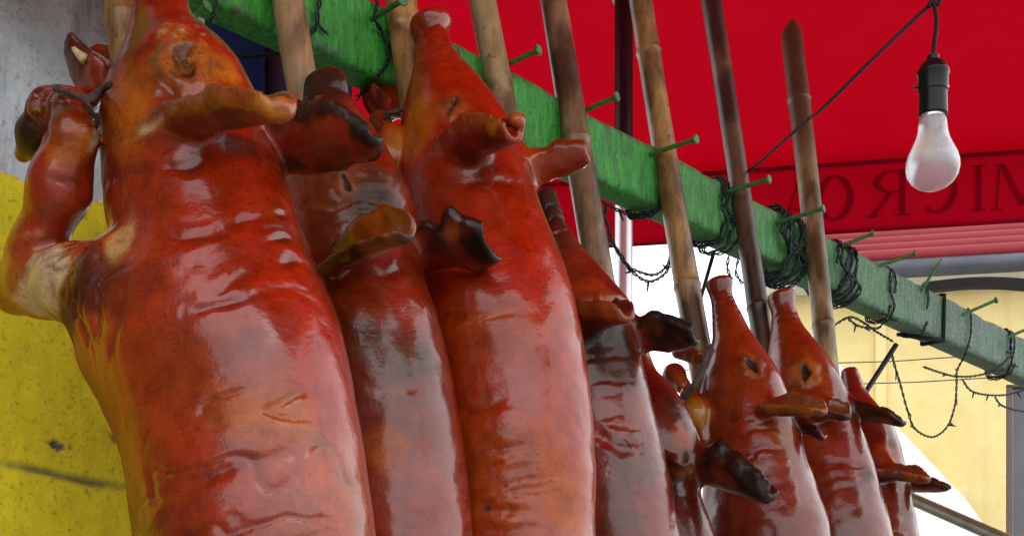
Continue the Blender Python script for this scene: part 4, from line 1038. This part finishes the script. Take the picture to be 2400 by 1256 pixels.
# ------------------------------------------------------------------ red canopy with its printed valance
ZS, ZB = 2.598+CAMZ, 2.273+CAMZ
vl = np.array([.107, 6.4, 0]); vr = np.array([2.402, 6.005, 0]); vd = (vr-vl)/np.linalg.norm(vr-vl)
va = vl-vd*1.35; vb = vl+vd*3.1
inw = np.array([vd[1], -vd[0], 0.0]); inw = inw if inw[1] < 0 else -inw      # towards the viewer
can = empty('red_canopy', tuple(va+np.array([0, 0, ZS])))
nx, ny = 60, 30
CL = 6.0                                   # from the far valance to above the viewer; unseen part added to darken reflections
V, Fc = grid_patch(va+np.array([0, 0, ZS]), vb-va, inw*CL, nx, ny)
V = np.array(V); ff = np.tile(np.linspace(0, 1, nx+1), ny+1); gg = np.repeat(np.linspace(0, 1, ny+1), nx+1)
V[:, 2] += np.where(gg < .5, gg*2, 2-gg*2)*.52-.04*np.abs(np.sin(gg*2*math.pi))*(.6+.4*np.sin(ff*9))
o = mesh_obj('roof_cloth', V, Fc, REDC); parent_keep(o, can)
sm = o.modifiers.new('solid', 'SOLIDIFY'); sm.thickness = .002
V, Fc = grid_patch(va+np.array([0, 0, ZB]), vb-va, np.array([0, 0, ZS-ZB]), 120, 8)
V = np.array(V); ff = np.tile(np.linspace(0, 1, 121), 9); gg = np.repeat(np.linspace(0, 1, 9), 121)
V += inw*(.006*np.sin(ff*31)*(1-gg))[:, None]
val = mesh_obj('valance', V, Fc, REDC); parent_keep(val, can)
sm = val.modifiers.new('solid', 'SOLIDIFY'); sm.thickness = .0015
V, Fc = grid_patch(va+inw*CL+np.array([0, 0, ZB]), vb-va, np.array([0, 0, ZS-ZB]), 60, 4)
o = mesh_obj('valance', V, Fc, REDC); parent_keep(o, can)  # near valance, out of view, added to block high sky from the pigs' heads
mb = MB(); mb.tube([va+np.array([0, 0, ZS])+inw*.012, vb+np.array([0, 0, ZS])+inw*.012], .012, 8)
parent_keep(mb.build('seam', REDL), can)
mb = MB(); mb.tube([va+np.array([0, 0, ZB])+inw*.004, vb+np.array([0, 0, ZB])+inw*.004], .007, 8)
parent_keep(mb.build('hem', REDL), can)
tag(can, 'large red cloth canopy with mirrored dark lettering on its valance', 'canopy')
# letters, seen from behind: drawn in reading order, mirrored left to right by standing on the far side
def vpix(px, py): return at_plane(px, py, vl+inw*.012, inw)
def letter(strokes):
    mb = MB()
    for st in strokes:
        P = [vpix(x, y) for x, y in st]
        n = len(P); mb.add(P, [tuple(range(n))])
    o = mb.build('printed_letter', REDL, None, False); parent_keep(o, val); return o
def poly_arc(cx, cy, rx, ry, tx, ty, a0, a1, n=22, sk=0):
    out = []
    for i in range(n):
        b0 = a0+(a1-a0)*i/n; b1 = a0+(a1-a0)*(i+1)/n
        def pt(a, k):
            w = (abs(math.cos(a))*tx+abs(math.sin(a))*ty)
            return (cx+(rx-k*w)*math.cos(a), cy+(ry-k*w)*math.sin(a)+sk*(math.cos(a)*rx))
        out.append([pt(b0, 0), pt(b1, 0), pt(b1, 1), pt(b0, 1)])
    return out
R2 = math.radians
SK = -.07
def sh(strokes, x0): return [[(x, y+SK*(x-x0)) for x, y in st] for st in strokes]
letter(poly_arc(1956, 464, 45, 54, 16, 5, 0, 2*math.pi, 36, SK))                                        # O
letter(sh([[(2108, 400), (2122, 400), (2122, 506), (2108, 506)], [(2098, 399), (2134, 399), (2134, 403), (2098, 403)], [(2098, 503), (2134, 503), (2134, 507), (2098, 507)],
           [(2082, 450), (2094, 450), (2050, 507), (2034, 507)], [(2028, 503), (2058, 503), (2058, 507), (2028, 507)]]
          + [[(x, y) for x, y in q] for q in poly_arc(2084, 426, 38, 26, 15, 4, R2(90), R2(270), 14)] + [[(2084, 400), (2110, 400), (2110, 404), (2084, 404)], [(2084, 448), (2110, 448), (2110, 452), (2084, 452)]], 2085))  # R
letter(poly_arc(2196, 447, 48, 54, 15, 5, R2(-128), R2(128), 30, SK)+sh([[(2152, 392), (2156, 392), (2158, 420), (2154, 420)]], 2196))   # C
letter(sh([[(2286, 388), (2300, 388), (2300, 493), (2286, 493)], [(2274, 387), (2312, 387), (2312, 391), (2274, 391)], [(2274, 490), (2312, 490), (2312, 494), (2274, 494)]], 2293))   # I
letter(sh([[(2440, 385), (2452, 385), (2452, 490), (2440, 490)], [(2342, 385), (2356, 385), (2398, 470), (2390, 485)], [(2440, 385), (2444, 385), (2396, 488), (2390, 482)], [(2340, 387), (2346, 387), (2338, 490), (2331, 490)], [(2322, 488), (2350, 488), (2350, 492), (2322, 492)], [(2332, 384), (2356, 384), (2356, 388), (2332, 388)], [(2428, 488), (2464, 488), (2464, 492), (2428, 492)]], 2360))  # M
letter(sh([[(1870, 418), (1877, 418), (1840, 528), (1833, 528)], [(1868, 418), (1882, 418), (1922-26, 528), (1922-42, 528)], [(1848, 488), (1888, 488), (1888, 493), (1848, 493)], [(1824, 526), (1850, 526), (1850, 530), (1824, 530)]], 1860))  # next letter, half hidden by the pole

# post that carries the canopy
PY = 4.5
mb = MB(); pc = at(1462, 1500, PY); r = 21*PY/F; topz = at(1462, -5, PY)[2]
zsl = at(1462, 480, PY)[2]
mb.tube([(pc[0], PY, 0), (pc[0], PY, zsl)], r, 24)
post = empty('steel_post', (pc[0], PY, 0))
chrome = NT('worn_steel'); v = chrome.coord('Object', (1, 1, .05)); n = chrome.noise(v, 60, 4)
chrome.set(Base_Color=(.60, .60, .61), Metallic=.6, Roughness=chrome.ramp(n, (.3, .16), (.7, .34)))
o = mb.build('tube', chrome.m); parent_keep(o, post); autosharp(o)
mb = MB(); mb.tube([(pc[0], PY, zsl), (pc[0], PY, topz+.02)], r*1.03, 24)  # upper post: dark reflection put into the colour of a separate tube
o = mb.build('painted_reflection', simple('painted_dark_reflection', (.020, .006, .010), .28, .0, .3, 10, .05)); parent_keep(o, post); autosharp(o)
mb = MB(); mb.lathe((pc[0], PY, topz-.012), (0, 0, 1), [(0, r*1.0), (0, r*1.28), (.012, r*1.36), (.05, r*1.3), (.06, r)], 24)
o = mb.build('collar', simple('white_plastic', (.62, .60, .60), .45)); parent_keep(o, post); autosharp(o)
mb = MB(); mb.tube([(pc[0], PY, topz), (pc[0], PY, topz+.75)], r*.8, 20); parent_keep(mb.build('upper_tube', chrome.m), post)
tag(post, 'shiny steel canopy post behind the green beam', 'post')

# dark blue tarpaulin behind the beam at the left
NVV = .75
a0 = on_front(380, 900, NVV); a1 = on_front(812, 900, NVV)
V, Fc = grid_patch((a0[0]-DV[0]*.6, a0[1]-DV[1]*.6, .4), a1-a0+DV*.6+np.array([0, 0, 0]), (0, 0, 3.4), 60, 30)
V = np.array(V); V += NV[None, :]*(.025*np.sin(V[:, 0]*22+V[:, 1]*13)+.012*fbm(V, 6, 91))[:, None]
tarp = empty('blue_tarpaulin', (a0[0], a0[1], .4))
o = mesh_obj('sheet', V, Fc, NAVY); parent_keep(o, tarp)
mb = MB(); s_ = on_front(640, 200, NVV-.06); mb.tube([(s_[0], s_[1], 0), (s_[0], s_[1], 3.8)], .02, 10)
parent_keep(mb.build('tent_pole', simple('dark_blue_pole', (.008, .010, .02), .5)), tarp)
tag(tarp, 'dark blue tarpaulin sheet behind the beam at the upper left', 'tarpaulin')

# ------------------------------------------------------------------ yellow building beyond
def far_line(Y_r): return Y_r
BX = np.array([vd[0], vd[1], 0])
bo = at(2400, 900, 10.0); bo[2] = 0
def bpl(px, py, off=0.0):           # pixel on the facade plane, off towards the viewer
    return at_plane(px, py, bo+inw*off, inw)
t = NT('yellow_render'); v = t.coord(); n = t.noise(v, 3, 6, .65); n2 = t.noise(v, 30, 5, .7); vz = t.coord('Object', (1, 1, .15)); n3 = t.noise(vz, 4, 4)
c = t.mix(t.ramp(n, (.35, 0), (.7, 1)), (.66, .52, .20), (.76, .62, .28)); c = t.mix(t.ramp(n3, (.55, 0), (.75, .5)), c, (.55, .42, .16)); c = t.mix(t.ramp(n2, (.62, 0), (.72, .4)), c, (.50, .40, .17))
t.set(Base_Color=c, Roughness=.85, Normal=t.bump(n2, .3, .006)); YEL = t.m
bl = empty('yellow_building', tuple(bpl(1790, 1655)*np.array([1, 1, 0])))
L0 = bpl(1790, 900); R0 = bpl(2352, 900); ZT = bpl(2300, 655)[2]
def facade(name, pxa, pxb, z0, z1, th, off, mat, bev=0):
    a = bpl(pxa, 900, off); b = bpl(pxb, 900, off); mb = MB()
    mb.box((a[0], a[1], z0), (b[0]-a[0], b[1]-a[1], 0), -inw*th, (0, 0, z1-z0))
    o = mb.build(name, mat, None, False); parent_keep(o, bl)
    if bev: bevel(o, bev)
    return o
ZT2 = bpl(2350, 600)[2]
facade('wall', 1790, 2358, 0, ZT2, .25, 0, YEL)
facade('wall', 2700, 3400, 0, ZT2, .25, 0, YEL)
zw = bpl(2380, 900)[2]
facade('lintel', 2358, 2700, zw, ZT2, .25, -.002, YEL)
facade('pilaster', 2052, 2078, 0, ZT2-.02, .05, .05, YEL, .01)
cream = simple('cream_paint', (.72, .68, .50), .7, 0, .08, 6)
zc0, zc1 = bpl(2350, 668)[2], bpl(2350, 632)[2]
facade('fascia', 1780, 3400, zc0, zc1, .06, .06, cream, .01)
grey = simple('grey_gutter_metal', (.055, .06, .078), .5, 0, .25, 8)
zg0, zg1 = bpl(2300, 641, .3)[2], bpl(2300, 598, .3)[2]
mb = MB(); a = bpl(1780, 900, .3); b = bpl(3400, 900, .3)
for zz, rr_ in (((zg0+zg1)/2, (zg1-zg0)/2),):
    mb.tube([(a[0], a[1], zz), (b[0], b[1], zz)], rr_, 16)
parent_keep(mb.build('gutter', grey), bl)
redm = simple('red_roof_metal', (.26, .010, .018), .65, .0, .10, 3, .05)
# ribbed red roof edge: long swelling ribs one above the other
zr0, zr1 = bpl(2300, 600, .3)[2], bpl(2300, 470, .3)[2]
prof = []
n_r = 5; dz = (zr1-zr0)/n_r
for k in range(n_r):
    zc = zr0+dz*(k+.5)
    V, Fc = [], []
    a = bpl(1780, 900, .3-.10*k); b = bpl(3400, 900, .3-.10*k)
    for j in range(13):
        ang = -math.pi/2+math.pi*j/12
        for pnt in (a, b):
            V.append(np.array([pnt[0], pnt[1], zc+math.sin(ang)*dz*.56])+inw*(math.cos(ang)*dz*.45))
    for j in range(12): Fc.append((2*j, 2*j+1, 2*j+3, 2*j+2))
    Fc.append(tuple(range(0, 26, 2))); 
    parent_keep(mesh_obj('roof_rib', V, Fc, redm), bl)
V = [a+inw*-.05, b+inw*-.05]
mb = MB(); mb.box((a[0], a[1], zr0), (b[0]-a[0], b[1]-a[1], 0), -inw*.5, (0, 0, zr1-zr0-.05)); parent_keep(mb.build('roof', redm, None, False), bl)
# window recess with dark glass and brown frame
brown = simple('brown_window_frame', (.10, .065, .05), .5)
glass = NT('dark_window_glass'); v = glass.coord(); n = glass.noise(v, 2, 3)
glass.set(Base_Color=glass.mix(n, (.035, .035, .04), (.10, .095, .10)), Roughness=.12, Specular_IOR_Level=.6); 
w = facade('window', 2358, 2374, 0, zw, .08, -.03, brown, .006)
g = facade('window_pane', 2374, 2700, 0, zw, .02, -.09, glass.m)
facade('window', 2440, 2452, 0, zw, .06, -.04, brown, .006)
tag(bl, 'pale yellow building with a red ribbed roof edge and a dark window', 'building')
# dark arched bar before the wall
AY = 6.8
pts = [at(2165, 672, AY), at(2200, 668, AY), at(2260, 662, AY), at(2330, 660, AY), at(2400, 664, AY), at(2480, 676, AY), at(2600, 705, AY)]
mb = MB(); pp = spline(pts, 6)
for p0, p1 in zip(pp[:-1], pp[1:]):
    mb.box(p0-np.array([0, 0, .028]), p1-p0, (0, .5, 0), (0, 0, .056))
mb2 = MB(); V = []; Fc = []
for p_ in pp:
    for dy, dz_ in ((0, -.026), (0, .026), (.05, .026), (.05, -.026)): V.append(p_+np.array([0, dy, dz_]))
n = len(pp)
for i in range(n-1):
    for k in range(4): Fc.append((4*i+k, 4*i+(k+1) % 4, 4*i+4+(k+1) % 4, 4*i+4+k))
Fc.append((3, 2, 1, 0)); Fc.append(tuple(4*(n-1)+k for k in range(4)))
o = mesh_obj('arched_hood', V, Fc, simple('dark_brown_paint', (.009, .006, .006), .6), None, False)
tag(o, 'dark curved hood edge in front of the yellow building, right of the beam', 'hood')

# white tent roof and its tube, lower right
TY = 8.0
def tp(x, y, dy=0): return at(x, y, TY+dy)
apex = tp(1820, 690, .8)
V = [apex, tp(2330, 1262), tp(2000, 1222, -.3), tp(1500, 1240, 0), tp(1500, 1240, 2.0), tp(2330, 1262, 2.2)]
tent = empty('white_tent', tuple(tp(2100, 1300)))
apx = tp(1905, 783, .9)
c1, c2, c3, c4 = tp(2345, 1282, .35), tp(1560, 1245, -.2), tp(1500, 1150, 2.2), tp(2250, 1150, 2.4)
Vt = []; Ft = []
def tri_patch(A, B, C, n=14, sag=.05):
    b0 = len(Vt)
    for i in range(n+1):
        for j in range(n+1):
            u = i/n; w_ = j/n
            p_ = A*(1-u)+(B*(1-w_)+C*w_)*u
            Vt.append(p_-np.array([0, 0, sag*math.sin(math.pi*u)*(.4+.6*math.sin(math.pi*w_))]))
    for i in range(n):
        for j in range(n):
            a = b0+i*(n+1)+j; Ft.append((a, a+1, a+n+2, a+n+1))
for A, B in ((c1, c2), (c2, c3), (c3, c4), (c4, c1)): tri_patch(apx, A, B)
o = mesh_obj('tent_roof', Vt, Ft, WHT); parent_keep(o, tent)
V, Fc = grid_patch(c2, c1-c2, np.array([0, 0, -.16]), 80, 4)
o = mesh_obj('tent_valance', V, Fc, simple('grey_tent_cloth', (.34, .36, .38), .8)); parent_keep(o, tent)
tag(tent, 'bright white tent roof sloping down behind the farthest pig', 'tent')
mb = MB(); a = at(2095, 1150, 4.4); b = at(2420, 1292, 3.9)
mb.tube([a-(b-a)*.6, a, b, b+(b-a)*.4], .0205, 14)
tag(mb.build('slanting_tube', simple('olive_tube', (.13, .13, .075), .35, .3, .35, 12)), 'olive metal tube slanting down in front of the white tent', 'tube')
# two thin utility wires across the building
for (xa, ya, xb, yb, lab) in ((1900, 852, 2300, 832, 'upper thin utility wire crossing in front of the yellow building'), (1900, 902, 2400, 880, 'lower thin utility wire crossing in front of the yellow building')):
    mb = MB(); a, b = at(xa, ya, 7.5), at(xb, yb, 7.2); e = b-a
    mb.tube([a-e*.8, a, (a+b)/2-np.array([0, 0, .01]), b, b+e*2], .0036, 6)
    tag(mb.build('utility_wire', simple('wire_grey', (.10, .10, .09), .6)), lab, 'wire')
